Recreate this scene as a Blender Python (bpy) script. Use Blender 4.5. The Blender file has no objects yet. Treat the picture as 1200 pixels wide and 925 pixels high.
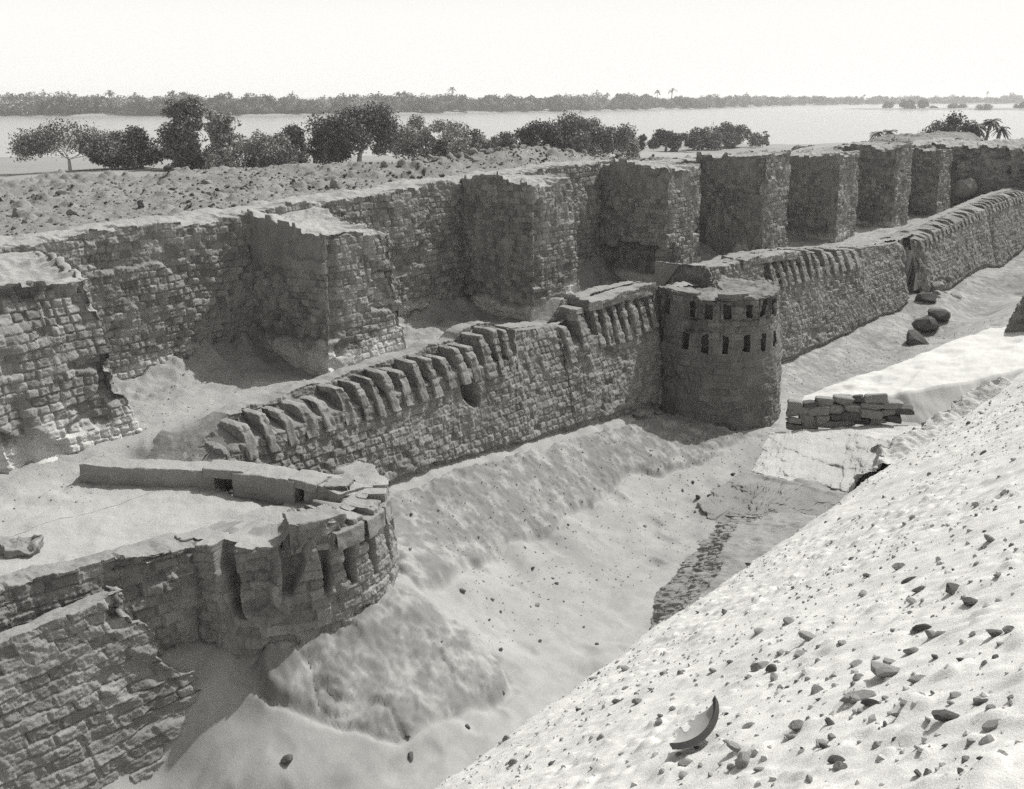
import bpy, bmesh, math, random
import numpy as np
from mathutils import Vector, Euler
rng = np.random.default_rng(7); random.seed(7)
C = bpy.context.scene.collection
scene = bpy.context.scene
R = math.radians
# ------------------------------------------------------------------ survey of the site
# frame: u runs along the fortress wall, w runs from the wall out over the ditch, z up.  Blender X = u, Y = -w, Z = z
FPX, CX, CY, HOR, H = 1200.0, 600.0, 462.5, 112.0, 5.5
TH = math.atan((CY-HOR)/FPX); S_, C_ = math.sin(TH), math.cos(TH)
AN = math.atan2(1657-CX, (CY-HOR)*S_+FPX*C_); SA, CA = math.sin(AN), math.cos(AN)
CU, CW = -19.684614, 15.938240                       # where the photographer stands
def ray(x, y):
    a, b = x-CX, CY-y
    X, Y, Z = a, b*S_+FPX*C_, b*C_-FPX*S_
    return X*SA+Y*CA, X*CA-Y*SA, Z
def atz(x, y, z):
    r = ray(x, y); t = (z-H)/r[2]; return CU+r[0]*t, CW+r[1]*t
def atw(x, y, w):
    r = ray(x, y); t = (w-CW)/r[1]; return CU+r[0]*t, H+r[2]*t
def vd(X, Y):                                        # heading frame (X right, Y ahead of the photographer) -> u, w
    return CU+X*SA+Y*CA, CW+X*CA-Y*SA
def to_vd(u, w):
    a, b = u-CU, w-CW; return a*SA+b*CA, a*CA-b*SA
# ------------------------------------------------------------------ noise
def _h(ix, iy, iz, seed):
    n = (ix.astype(np.int64)*374761393 + iy.astype(np.int64)*668265263 + iz.astype(np.int64)*2147483647 + seed*974711) & 0xffffffff
    n = ((n ^ (n >> 13))*1274126177) & 0xffffffff
    n = ((n ^ (n >> 15))*2246822519) & 0xffffffff
    return ((n ^ (n >> 16)) & 0xffffff)/float(0xffffff)
def vnoise(x, y, z=None, seed=0):
    x = np.asarray(x, float); y = np.asarray(y, float)
    z = np.zeros_like(x) if z is None else np.asarray(z, float)
    x, y, z = np.broadcast_arrays(x, y, z)
    ix, iy, iz = np.floor(x), np.floor(y), np.floor(z)
    fx, fy, fz = x-ix, y-iy, z-iz
    fx, fy, fz = [t*t*t*(t*(t*6-15)+10) for t in (fx, fy, fz)]
    def c(a, b, d): return _h(ix+a, iy+b, iz+d, seed)
    def L(a, b, t): return a+(b-a)*t
    v = L(L(L(c(0,0,0), c(1,0,0), fx), L(c(0,1,0), c(1,1,0), fx), fy),
          L(L(c(0,0,1), c(1,0,1), fx), L(c(0,1,1), c(1,1,1), fx), fy), fz)
    return v*2-1
def fbm(x, y, z=None, seed=0, o=4, g=.5):
    s, a, f = 0, 1, 1
    for k in range(o):
        s = s+a*vnoise(np.asarray(x)*f, np.asarray(y)*f, None if z is None else np.asarray(z)*f, seed+k*17); a *= g; f *= 2.03
    return s
def ridge(x, y, seed=0, o=4):
    s, a, f = 0, 1, 1
    for k in range(o):
        s = s+a*(1-2*np.abs(vnoise(x*f, y*f, None, seed+k*13))); a *= .5; f *= 2.1
    return s
def sm(a, b, x):
    t = np.clip((np.asarray(x, float)-a)/(b-a), 0, 1); return t*t*(3-2*t)
def lerp(a, b, t): return a+(b-a)*t
def pebbles(x, y, cell, seed, dens=.5, hmax=.6):
    """height of scattered rounded lumps"""
    out = np.zeros(np.broadcast(x, y).shape); gx, gy = x/cell, y/cell
    ix, iy = np.floor(gx), np.floor(gy)
    for a in (-1, 0, 1):
        for b in (-1, 0, 1):
            jx, jy = ix+a, iy+b; z0 = np.zeros_like(jx)
            px = jx+_h(jx, jy, z0, seed); py = jy+_h(jx, jy, z0, seed+1)
            r = .15+.35*_h(jx, jy, z0, seed+2)**2; on = _h(jx, jy, z0, seed+3) < dens
            d2 = ((gx-px)**2+(gy-py)**2)/(r*r)
            out = np.maximum(out, np.where(on, r*hmax*np.sqrt(np.clip(1-d2, 0, 1)), 0))
    return out*cell
# ------------------------------------------------------------------ mesh helpers
def link(o, parent=None):
    C.objects.link(o)
    if parent is not None: o.parent = parent
    return o
def mesh_np(name, V, F, mats, tone=None, salt=None, smooth=True):
    me = bpy.data.meshes.new(name)
    V = np.asarray(V, np.float32).reshape(-1, 3); F = np.asarray(F, np.int32)
    k = F.shape[1]
    me.vertices.add(len(V)); me.vertices.foreach_set('co', V.ravel())
    me.loops.add(F.size); me.loops.foreach_set('vertex_index', F.ravel())
    me.polygons.add(len(F)); me.polygons.foreach_set('loop_start', np.arange(0, F.size, k, dtype=np.int32))
    me.polygons.foreach_set('loop_total', np.full(len(F), k, np.int32))
    me.polygons.foreach_set('use_smooth', np.full(len(F), smooth, bool))
    for nm, arr in (('tone', tone), ('salt', salt)):
        if arr is not None:
            at = me.attributes.new(nm, 'FLOAT', 'POINT'); at.data.foreach_set('value', np.asarray(arr, np.float32).ravel())
    me.update(calc_edges=True)
    for m in (mats if isinstance(mats, (list, tuple)) else [mats]): me.materials.append(m)
    return me
def obj(name, me, parent=None): return link(bpy.data.objects.new(name, me), parent)
def grid_faces(nr, nc, mask=None):
    i = np.arange(nr*nc).reshape(nr, nc)
    q = np.stack([i[:-1, :-1], i[:-1, 1:], i[1:, 1:], i[1:, :-1]], -1)
    return (q[mask] if mask is not None else q.reshape(-1, 4))
def uwz(U, W, Z): return np.stack([U, -W, Z], -1)
def tag(o, label=None, cat=None, group=None, kind=None):
    if label: o['label'] = label
    if cat: o['category'] = cat
    if group: o['group'] = group
    if kind: o['kind'] = kind
    return o
def empty(name, u, w, z):
    o = bpy.data.objects.new(name, None); o.location = (u, -w, z); o.empty_display_size = .3
    return link(o)
def child(name, me, root):
    o = obj(name, me, root); o.matrix_parent_inverse = root.matrix_world.inverted() if False else o.matrix_parent_inverse
    o.location = -Vector(root.location)      # mesh data is in site coordinates
    return o
# ------------------------------------------------------------------ materials
def new_mat(name):
    m = bpy.data.materials.new(name); m.use_nodes = True; nt = m.node_tree
    return m, nt, nt.nodes['Principled BSDF']
def G(v): return (v*1.012, v, v*.972, 1)             # the print is very slightly warm
def earth_mat(name, base, var=.25, scale=1.3, fine=40, bump=.5, bdist=.01, speck=0, tone=.0, salt=None, rough=.95):
    m, nt, b = new_mat(name); N, L = nt.nodes.new, nt.links.new
    tc = N('ShaderNodeTexCoord')
    n1 = N('ShaderNodeTexNoise'); n1.inputs['Scale'].default_value = scale; n1.inputs['Detail'].default_value = 8; n1.inputs['Roughness'].default_value = .62
    n2 = N('ShaderNodeTexNoise'); n2.inputs['Scale'].default_value = fine; n2.inputs['Detail'].default_value = 6; n2.inputs['Roughness'].default_value = .7
    L(tc.outputs['Object'], n1.inputs['Vector']); L(tc.outputs['Object'], n2.inputs['Vector'])
    mx = N('ShaderNodeMath'); mx.operation = 'MULTIPLY_ADD'; mx.inputs[1].default_value = .55; L(n1.outputs['Fac'], mx.inputs[0])
    m2 = N('ShaderNodeMath'); m2.operation = 'MULTIPLY'; m2.inputs[1].default_value = .45; L(n2.outputs['Fac'], m2.inputs[0]); L(m2.outputs[0], mx.inputs[2])
    rp = N('ShaderNodeValToRGB'); L(mx.outputs[0], rp.inputs[0])
    rp.color_ramp.elements[0].position = .33; rp.color_ramp.elements[0].color = G(base*(1-var))
    rp.color_ramp.elements[1].position = .67; rp.color_ramp.elements[1].color = G(base*(1+var))
    col = rp.outputs['Color']
    if tone:
        at = N('ShaderNodeAttribute'); at.attribute_name = 'tone'
        ma = N('ShaderNodeMath'); ma.operation = 'MULTIPLY_ADD'; ma.inputs[1].default_value = tone; ma.inputs[2].default_value = 1-tone*.5; L(at.outputs['Fac'], ma.inputs[0])
        vm = N('ShaderNodeVectorMath'); vm.operation = 'SCALE'; L(col, vm.inputs[0]); L(ma.outputs[0], vm.inputs['Scale']); col = vm.outputs[0]
    if salt is not None:
        at = N('ShaderNodeAttribute'); at.attribute_name = 'salt'
        mc = N('ShaderNodeMix'); mc.data_type = 'RGBA'; L(at.outputs['Fac'], mc.inputs['Factor']); L(col, mc.inputs['A']); mc.inputs['B'].default_value = G(salt); col = mc.outputs['Result']
    if speck:
        v = N('ShaderNodeTexVoronoi'); v.inputs['Scale'].default_value = speck; L(tc.outputs['Object'], v.inputs['Vector'])
        r2 = N('ShaderNodeValToRGB'); L(v.outputs['Distance'], r2.inputs[0])
        r2.color_ramp.elements[0].position = .08; r2.color_ramp.elements[0].color = G(.72); r2.color_ramp.elements[1].position = .22; r2.color_ramp.elements[1].color = (1, 1, 1, 1)
        mm = N('ShaderNodeMix'); mm.data_type = 'RGBA'; mm.blend_type = 'MULTIPLY'; mm.inputs['Factor'].default_value = .8; L(col, mm.inputs['A']); L(r2.outputs['Color'], mm.inputs['B']); col = mm.outputs['Result']
    L(col, b.inputs['Base Color'])
    b.inputs['Roughness'].default_value = rough; b.inputs['Specular IOR Level'].default_value = .15
    bp = N('ShaderNodeBump'); bp.inputs['Strength'].default_value = bump; bp.inputs['Distance'].default_value = bdist
    L(n2.outputs['Fac'], bp.inputs['Height']); L(bp.outputs['Normal'], b.inputs['Normal'])
    return m
M_BRICK = earth_mat('old_mud_brick', .25, .28, 1.1, 34, .8, .02, tone=.5, salt=.55)
M_BRICK2 = earth_mat('rampart_mud_brick', .225, .25, 1.3, 38, .8, .018, tone=.45, salt=.36)
M_PLAST = earth_mat('mud_plaster', .175, .22, 1.6, 30, .7, .014, tone=.55, salt=.3)
M_DARKH = earth_mat('shaded_mud_lining', .18, .2, 3, 40, .6, .01)
M_TERR = earth_mat('trodden_earth', .29, .28, .8, 28, .8, .02, speck=9, salt=.36)
M_PLAT = earth_mat('rubble_earth', .215, .36, .7, 20, .8, .03, speck=5)
M_ROCK = earth_mat('weathered_bedrock', .31, .26, .9, 22, .9, .03)
M_LEDGE = earth_mat('pale_sandstone', .46, .2, 1.1, 26, .8, .02)
M_DARKR = earth_mat('grey_sandstone', .26, .22, 1.6, 30, .8, .02)
M_DITCH = earth_mat('ditch_sand', .32, .14, .6, 45, .5, .012, salt=.19)
M_PLATF = earth_mat('platform_sand', .36, .16, .8, 30, .6, .015)
M_DUMP = earth_mat('pale_spoil_sand', .58, .1, 1.2, 60, .6, .012, speck=16)
M_DRIFT = earth_mat('drift_sand', .56, .06, .4, 60, .3, .006)
M_FAR = earth_mat('river_plain', .26, .2, .02, 1.2, .3, .05)
M_STONE = earth_mat('grey_stone', .24, .35, 6, 40, .7, .006)
M_STONED = earth_mat('dark_stone', .10, .35, 6, 40, .7, .006)
M_STONEP = earth_mat('pale_stone', .45, .25, 6, 40, .7, .006)
M_CLOD = earth_mat('pale_clod', .48, .15, 6, 50, .7, .006)
M_POTIN = earth_mat('dusty_pottery', .34, .15, 8, 60, .3, .002)
M_POT = earth_mat('fired_pottery', .07, .15, 8, 60, .3, .002, rough=.7)
M_BARK = earth_mat('grey_bark', .30, .3, 3, 20, .8, .03)
M_BARKP = earth_mat('pale_bark', .5, .2, 3, 20, .8, .03)
def leaf_mat(name, v):
    m, nt, b = new_mat(name); N, L = nt.nodes.new, nt.links.new
    ge = N('ShaderNodeNewGeometry'); rp = N('ShaderNodeValToRGB'); L(ge.outputs['Random Per Island'], rp.inputs[0])
    rp.color_ramp.elements[0].color = G(v*.55); rp.color_ramp.elements[1].color = G(v*2.1)
    L(rp.outputs['Color'], b.inputs['Base Color']); b.inputs['Roughness'].default_value = .6; b.inputs['Specular IOR Level'].default_value = .25
    return m
M_LEAF = leaf_mat('dark_leaves', .085); M_LEAFP = leaf_mat('pale_leaves', .24); M_LEAFM = leaf_mat('grey_leaves', .14)
# ------------------------------------------------------------------ masonry sheets
def brick(s, z, L=.24, Hc=.13, seed=0, mortar=.035, miss=.03, rand=.018):
    """relief of worn mud brick (metres, outwards) and a tone per brick"""
    ws = s+.022*vnoise(s*2.3, z*2.3, None, seed+5)+.008*vnoise(s*9, z*9, None, seed+4); wz = z+.035*vnoise(s*.8, z*1.2, None, seed+6)+.016*vnoise(s*4, z*4, None, seed+7)
    j = np.floor(wz/Hc); fy = wz/Hc-j; o0 = np.zeros_like(j)
    off = .5*np.mod(j, 2)+.4*_h(j, o0, o0, seed+8)
    wid = L*(.85+.35*_h(j, o0, o0, seed+18))
    g = ws/wid+off; i = np.floor(g); fx = g-i
    j1 = .34*(_h(i, j, o0, seed+9)-.5); j2 = .34*(_h(i+1, j, o0, seed+9)-.5)
    fx = (fx-j1)/(1+j2-j1); sp = fx < 0; fx = np.clip(fx, 0, 1)
    ex = np.minimum(fx, 1-fx)*wid; ey = np.minimum(fy, 1-fy)*Hc
    fill = sm(-.5, .3, fbm(s*1.1, z*1.6, None, seed+16, 3))                          # joints choked with mud here and there
    jw = .006+.012*_h(i, j, o0, seed+19)
    prof = sm(jw, jw+.016, ex)*sm(jw*.55, jw*.55+.013, ey)
    rnd = 1-np.clip(1-np.hypot(np.clip(.05-ex, 0, 1), np.clip(.04-ey, 0, 1))/.064, 0, 1)*.36
    rd = _h(i, j, o0, seed+10)
    d = -.95*mortar*(1-prof)*(.5+.9*_h(i, j, o0, seed+11))*(.35+.65*fill) - .012*(1-rnd)/.36 + rand*(rd*2-1)
    d = d+(fx-.5)*.05*(_h(i, j, o0, seed+12)-.5)+(fy-.5)*.03*(_h(i, j, o0, seed+13)-.5)
    d = d+.012*fbm(s*14, z*14, None, seed+17, 4, .7)-.04*sm(.2, .75, vnoise(s*3.2, z*.6, None, seed+27))*sm(-.1, .5, vnoise(s*.6, z*.8, None, seed+28))
    m = np.clip(miss*(1+2.2*vnoise(s*.7, z*.9, None, seed+15)), 0, 1); gh = _h(i, j, o0, seed+14)
    d = np.where(gh < m, d-(.05+.07*rd)*prof, d)
    chip = sm(.25, .6, vnoise(s*7, z*7, None, seed+29))*(gh > .6)
    return d-.02*chip, rd
def sheet(rings, nrows, ds, seed=0, L=.24, Hc=.13, kinds=None, mortar=.035, miss=.03, er=(.05, .02), rubble=.06, plaster=None, hole=None, dent=None, salt=None, jag=0, s0=0.0, rand=.014, dust=.3, hfade=.34):
    """rings: list of lists of (u,w,z) with equal vertex counts; consecutive rings are joined by nrows[k] rows.
    kinds[k] 'f' = masonry face, 'c' = broken top.  Returns V, F, tone, salt"""
    rings = [np.asarray(r, float) for r in rings]
    ref = rings[1] if len(rings) > 1 else rings[0]
    seg = np.hypot(*(np.diff(ref[:, :2], axis=0).T)); nseg = np.maximum(1, np.ceil(seg/ds).astype(int))
    idx, fr, sl, nor = [], [], [], []
    acc = s0
    for k in range(len(seg)):
        d = (ref[k+1, :2]-ref[k, :2])/max(seg[k], 1e-6)
        t = np.arange(nseg[k]+(1 if k == len(seg)-1 else 0))/nseg[k]
        idx += [k]*len(t); fr += list(t); sl += list(acc+t*seg[k]); nor += [(-d[1], d[0])]*len(t)   # outward = left of travel in (u,w)
        acc += seg[k]
    idx = np.array(idx); fr = np.array(fr); sl = np.array(sl); nor = np.array(nor)
    n2 = nor.copy()
    kk = max(1, int(.05/ds))
    for sft in list(range(-kk, kk+1)):
        rr_ = np.clip(np.arange(len(nor))+sft, 0, len(nor)-1); n2 = n2+nor[rr_]
    nor = n2/np.linalg.norm(n2, axis=1, keepdims=True)
    curves = [r[idx]*(1-fr[:, None])+r[np.minimum(idx+1, len(r)-1)]*fr[:, None] for r in rings]
    P, K, T = [], [], []
    for k in range(len(curves)-1):
        n = nrows[k]; last = k == len(curves)-2
        for t in np.arange(n+(1 if last else 0))/n:
            P.append(curves[k]*(1-t)+curves[k+1]*t); K.append(k); T.append(t)
    P = np.array(P); K = np.array(K); T = np.array(T)
    kinds = kinds or ['f']*(len(curves)-1)
    isf = np.array([1.0 if kinds[k] == 'f' else 0.0 for k in K])
    h = isf.copy()
    for i in range(1, len(h)):                        # fade the face relief out over the first rows of the broken top
        if h[i] < h[i-1]: h[i] = max(h[i], h[i-1]-hfade)
    v = 1-isf
    for i in range(len(v)-2, -1, -1):
        if v[i] < v[i+1]: v[i] = max(v[i], v[i+1]-.4)
    Sg = np.broadcast_to(sl[None, :], P.shape[:2]); Z = P[..., 2]
    if jag:
        cj = np.floor(sl/(L*1.1)); st = np.round(1.6*vnoise(sl*.9, sl*0, None, seed+40)+1.3*(_h(cj, cj*0, cj*0, seed+41)-.5))*Hc*jag
        wtop = np.zeros(len(P)); 
        for i in range(len(P)):
            wtop[i] = max(0, 1-1.6*T[i])*(1.0 if i and isf[np.nonzero(K < K[i])[0][-1] if K[i] else 0] else 0) if not isf[i] else (T[i]**1.0 if K[i] == max([q for q in range(len(kinds)) if kinds[q] == 'f']) else 0)
        P = P.copy(); P[..., 2] += st[None, :]*wtop[:, None]*np.where(isf, 1, 1)[:, None]; Z = P[..., 2]
    b, tone = brick(Sg, Z, L, Hc, seed, mortar, miss, rand)
    if plaster is not None:
        pm = plaster(Sg, Z); b = b*(1-pm); tone = tone*(1-pm)+.5*pm
    b = b+er[0]*fbm(P[..., 0]*.9, P[..., 1]*.9, Z*.9, seed+20, 3)+er[1]*fbm(P[..., 0]*4, P[..., 1]*4, Z*4, seed+21, 4)
    if dent is not None: b = b+dent(Sg, Z, P)
    D = b*h[:, None]
    P = P.copy()
    P[..., 0] += D*nor[None, :, 0]; P[..., 1] += D*nor[None, :, 1]
    rub = .6*rubble*(fbm(P[..., 0]*2.2, P[..., 1]*2.2, None, seed+30, 5, .6)-.15)+ rubble*.9*pebbles(P[..., 0]+.1*vnoise(P[..., 0]*7, P[..., 1]*7), P[..., 1], .28, seed+33, .6, .9)/.1*.25
    P[..., 2] += rub*v[:, None]
    mask = None
    if hole is not None:
        m = hole(Sg, Z, P); mask = ~(m[:-1, :-1] & m[1:, 1:] & m[:-1, 1:] & m[1:, :-1])
    F = grid_faces(P.shape[0], P.shape[1], mask)
    sa = np.zeros(P.shape[:2]) if salt is None else salt(Sg, Z, P)
    tone = tone*h[:, None]+.5*(1-h[:, None])
    if rubble: sa = np.maximum(sa, dust*v[:, None]*(.75+.25*vnoise(P[..., 0]*2, P[..., 1]*2, None, seed+35)))
    return uwz(P[..., 0], P[..., 1], P[..., 2]), F, tone, sa
def sheet_obj(name, root, mat, *a, **k):
    V, F, t, s = sheet(*a, **k); return child(name, mesh_np(name, V, F, mat, t, s), root)
# ------------------------------------------------------------------ heights
def prof(xs, ys):
    xs = np.array(xs, float); ys = np.array(ys, float)
    return lambda q: np.interp(q, xs, ys)
class MLS:
    """smooth surface near surveyed spot heights (moving least squares plane)"""
    def __init__(s, pts): s.p = np.array(pts, float)
    def __call__(s, U, W):
        U = np.asarray(U, float); W = np.asarray(W, float)
        a = [np.zeros(U.shape) for _ in range(9)]
        for u, w, z in s.p:
            x, y = u-U, w-W; k = 1/(x*x+y*y+.14)**2.2
            for i, t in enumerate((k, k*x, k*y, k*x*x, k*x*y, k*y*y, k*z, k*x*z, k*y*z)): a[i] += t
        n, sx, sy, sxx, sxy, syy, sz, sxz, syz = a
        sxx = sxx+.02*n; syy = syy+.02*n
        det = n*(sxx*syy-sxy*sxy)-sx*(sx*syy-sxy*sy)+sy*(sx*sxy-sxx*sy)
        return (sz*(sxx*syy-sxy*sxy)-sx*(sxz*syy-sxy*syz)+sy*(sxz*sxy-sxx*syz))/det
def zp(x, y, z): return (*atz(x, y, z), z)
DITCH = MLS([(-20, 3.5, -1.0), (-20, 5.6, -3.2), (-20, 8, -2.9), (-17, 5.6, -3.2), (-14, 5.3, -3.0), (-15.5, 5.4, -3.1), (-20, 11, -3.2), (-14, 7, -2.9),
    (-14.2, 4.4, -1.6), (-13.2, 4.5, -1.75), (-12.85, 4.8, -1.8), (-12.4, 5.4, -1.62), (-11.9, 5.85, -1.62), (-11.1, 6.0, -1.6), (-10.2, 5.7, -1.55), (-9.5, 5.1, -1.55), (-9.15, 4.1, -1.5), (-8.9, 3.6, -1.45), (-7.9, 3.1, -1.4), (-11, 4, -1.5), (-12, 4.6, -1.5), (-10.6, 4.8, -1.5), (-13, 3, -1.4),
    (-6, 3.1, -1.45), (-4.4, 3.05, -1.58), (-2, 3.05, -1.75), (0, 3.05, -1.88), (2, 3.1, -2.05), (5, 3.1, -2.2), (7, 3.2, -2.2), (11, 3.2, -2.2), (15, 3.3, -2.1), (20, 3.6, -1.9), (26, 3.6, -1.7), (34, 3.6, -1.4), (42, 3.6, -1.2),
    (1.7, 5.1, -2.45), (3.0, 5.3, -2.4), (4.4, 5.1, -2.35), (.8, 4.6, -2.4),
    zp(490, 715, -1.75), zp(510, 665, -1.75), zp(560, 650, -2.2), zp(600, 635, -2.3), zp(660, 605, -2.4), zp(720, 575, -2.5),
    zp(545, 715, -2.3), zp(600, 672, -2.6), zp(640, 650, -2.65), zp(700, 620, -2.75), zp(770, 580, -2.75), zp(830, 550, -2.65),
    zp(600, 740, -2.8), zp(650, 700, -2.85), zp(720, 660, -2.95), zp(780, 620, -2.95), zp(650, 790, -2.95), zp(720, 730, -3.05), zp(620, 830, -2.85), zp(550, 880, -2.7), zp(700, 690, -3.0), zp(660, 740, -2.95), zp(760, 700, -3.05),
    zp(530, 740, -2.15), zp(560, 775, -2.4), zp(606, 806, -2.75), zp(555, 852, -2.6), zp(468, 868, -2.45), zp(398, 855, -2.35), zp(500, 790, -2.2), zp(440, 800, -2.1), zp(360, 790, -2.0), zp(430, 765, -1.9), zp(480, 835, -2.3), zp(400, 825, -2.15), zp(335, 845, -2.25), zp(290, 800, -2.12), zp(235, 752, -1.74), zp(400, 885, -2.5), zp(470, 905, -2.6), zp(320, 890, -2.45), zp(270, 900, -2.62), zp(215, 915, -2.9), zp(272, 850, -2.45),
    (-5.5, 8.2, -3.2), (-2.5, 7.6, -3.05), (-10, 9, -2.95), (-12, 9, -2.8), (-7.5, 8.6, -3.1), (-3, 10, -3.2), (-8, 11, -3.4), (-14, 11, -3.2),
    (1.5, 6.2, -2.9), (3.5, 6.5, -2.35), (6, 6.2, -2.4), (4, 8.5, -2.2), (8, 8.6, -1.9), (6.5, 5.2, -2.55),
    (9, 4.4, -2.6), (12, 4.6, -2.6), (16, 4.7, -2.6), (20, 4.9, -2.45), (24, 5.2, -2.2), (30, 5.4, -1.9), (38, 5.6, -1.6),
    (12, 6.4, -2.1), (16, 6.6, -1.9), (20, 7.2, -1.4), (26, 7.5, -.9), (34, 7.5, -.4), (14, 9.5, -1.2), (20, 10, -.5), (28, 11, .2), (40, 9, .3), (46, 5, -1.2)])
def on_ditch(x, y):
    r = ray(x, y); t = np.linspace(9, 45, 900)/FPX; U, W, Z = CU+r[0]*t, CW+r[1]*t, H+r[2]*t
    hit = np.nonzero(Z < DITCH(U, W))[0]; i = hit[0] if len(hit) else 899
    return float(U[i]), float(W[i])
def sdist(U, W, poly):
    """signed distance to a polygon, positive inside"""
    d2 = np.full(np.shape(U), 1e9); ins = np.zeros(np.shape(U), bool); n = len(poly)
    for i in range(n):
        (x1, y1), (x2, y2) = poly[i], poly[(i+1) % n]; ex, ey = x2-x1, y2-y1
        t = np.clip(((U-x1)*ex+(W-y1)*ey)/(ex*ex+ey*ey+1e-9), 0, 1); d2 = np.minimum(d2, (U-x1-t*ex)**2+(W-y1-t*ey)**2)
        c = ((y1 > W) != (y2 > W)) & (U < ex*(W-y1)/(ey if abs(ey) > 1e-9 else 1e-9)+x1); ins ^= c
    return np.where(ins, 1, -1)*np.sqrt(d2)
TONGUE = [on_ditch(*q) for q in ((262, 745), (300, 792), (345, 828), (398, 848), (468, 860), (545, 846), (596, 808), (572, 770), (535, 735), (495, 705), (470, 690), (350, 700), (270, 715))]
GLACIS = [on_ditch(*q) for q in ((440, 584), (610, 530), (800, 478), (880, 512), (800, 548), (740, 562), (700, 588), (650, 622), (600, 640), (545, 668), (490, 690), (455, 660))]
def ditch_z(U, W):
    z = DITCH(U, W)
    wob = .12*fbm(U*1.1, W*1.1, None, 19, 4, .6)
    dt, dg = sdist(U, W, TONGUE)+wob, sdist(U, W, GLACIS)+wob
    tg, gl = sm(-.03, .10, dt), sm(-.03, .12, dg)
    far = .55*sm(4, 7, U)*sm(5.6, 4.6, W+.5*wob)
    rock = np.maximum(np.maximum(tg, gl), far)
    st = vnoise(U*.35+W*.8, W*2.6+U*.2, None, 3)
    up = ridge(U*.9+W*.3, W*1.4, 11, 5)
    n = rock*(.005*up+.009*fbm(U*1.5, W*1.5, None, 12, 3, .5)+.022*fbm(U*7, W*7, None, 13, 4, .75)+.012*st+.12*pebbles(U+.1*vnoise(U*5, W*5), W, .24, 14, .3, .6)+.75*pebbles(U+.03*vnoise(U*14, W*14), W+.03*vnoise(U*9, W*9), .10, 17, .55, .6))
    n = n+.07*tg*sm(0, .14, dt)*(.1+.9*sm(-11.2, -10.4, U))+.07*gl-.06*np.exp(-(dt/.06)**2)-.04*np.exp(-(dg/.06)**2)
    # small cracks and steps in the bedrock tongue
    n = n-.05*tg*sm(.04, .0, np.abs(vnoise(U*.9+W*.4, W*1.1, None, 23)))+.05*tg*sm(-.03, .03, vnoise(U*1.2, W*1.4, None, 25))
    n = n+(1-rock)*(.018*fbm(U*.7, W*.9, None, 15, 3)+.009*fbm(U*3.1, W*3.1, None, 16, 4)+.10*pebbles(U, W, .14, 24, .25, .5))
    n = n-(1-rock)*.05*np.clip(vnoise(U*2.3, W*2.3, None, 18)-.25, 0, 1)*2
    mot = fbm(U*4, W*4, None, 26, 5, .7)
    att = rock*np.clip(.8+.75*mot+.3*fbm(U*1.2, W*1.2, None, 27, 2), 0, 1.1)+(1-rock)*np.clip(.10+.25*mot, 0, .3)
    return z+n, np.clip(att, 0, 1)
def terr_z(U, W):
    base = prof([-20, -14, -12.5, -11, -9, -6, 0, 7, 14, 22, 30, 40], [-.3, -.3, -.2, -.05, .0, .0, .0, .05, .08, .1, .1, .15])(U)
    plat = sm(.3, 1.1, W)*sm(-10.9, -11.6, U)
    base = base+(-.38-base)*np.clip(plat+sm(2.9, 3.3, W), 0, 1)
    # debris banked in the corners of the recesses
    deb = 0
    for ub, a in ((-6.7, .75), (0, .45), (6.2, .5), (12.3, .45), (18.3, .5), (24.1, .6), (29.6, .5)):
        deb = deb+.62*a*sm(1.15, 0, np.hypot((U-ub+.2)/1.5, (W+2.45)/1.25))
    deb = deb+.25*sm(-1.7, -2.5, W)
    par = .28*sm(1.2, 1.9, W)*sm(2.75, 2.3, W)*sm(-11.2, -10.2, U)*prof([-11, -8, -4, 2, 8, 20], [.3, .9, 1.6, 2.2, 2.0, .8])(U)
    rg = .45+.9*sm(-.3, -1.8, W)+.6*sm(.5, 1.4, W)
    rg = rg*(1-.75*sm(.9, 1.8, W)*sm(-11, -12, U))
    n = .05*fbm(U*.9, W*.9, None, 51, 4)+rg*(.045*fbm(U*2.6, W*2.6, None, 52, 5, .6)+.7*pebbles(U+.06*vnoise(U*7, W*7), W, .2, 53, .42, .6)+.6*pebbles(U, W+.06*vnoise(U*9, W*9), .11, 54, .4, .6))
    return base+deb*(1+.35*fbm(U*2.5, W*2.5, None, 55, 4))+par+n, sm(-.2, .5, W-.6+.5*fbm(U*.8, W*.8, None, 59, 3))*sm(-10.6, -11.8, U+.5*fbm(U*.6, W*.6, None, 60, 3))
TOPZ = prof([-22, -14, -11, -6.6, 0, 6.2, 9, 12.3, 18.3, 24.1, 27, 29.6, 34, 40, 50], [2.7, 2.75, 2.95, 3.1, 3.38, 3.55, 3.35, 3.3, 3.1, 3.35, 3.1, 3.0, 3.1, 3.25, 3.2])
def plat_edge(u): return np.interp(u, [-30, -14, -8, -4, 0, 4, 8, 12, 20, 28, 34, 60], [-14, -14, -15, -16, -12, -8.5, -6.2, -5.2, -4.6, -4.6, -5.2, -6])
def far_z(U, W):
    X, Y = to_vd(U, W)
    shore = np.interp(X, [-140, -30, 5, 16, 35, 70, 300], [150, 150, 158, 190, 212, 216, 230])+4*vnoise(X*.05, Y*.02, None, 61)
    z = np.interp(Y, [0, 45, 80, 100], [-.5, -1.0, -1.3, -1.6])+(-3.6+1.6)*sm(100, 190, Y)
    z = z-5*sm(0, 1, (Y-shore+6)/10)
    return z+.25*fbm(X*.06, Y*.06, None, 62, 3)+.05*fbm(X*.5, Y*.5, None, 64, 3)
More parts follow.
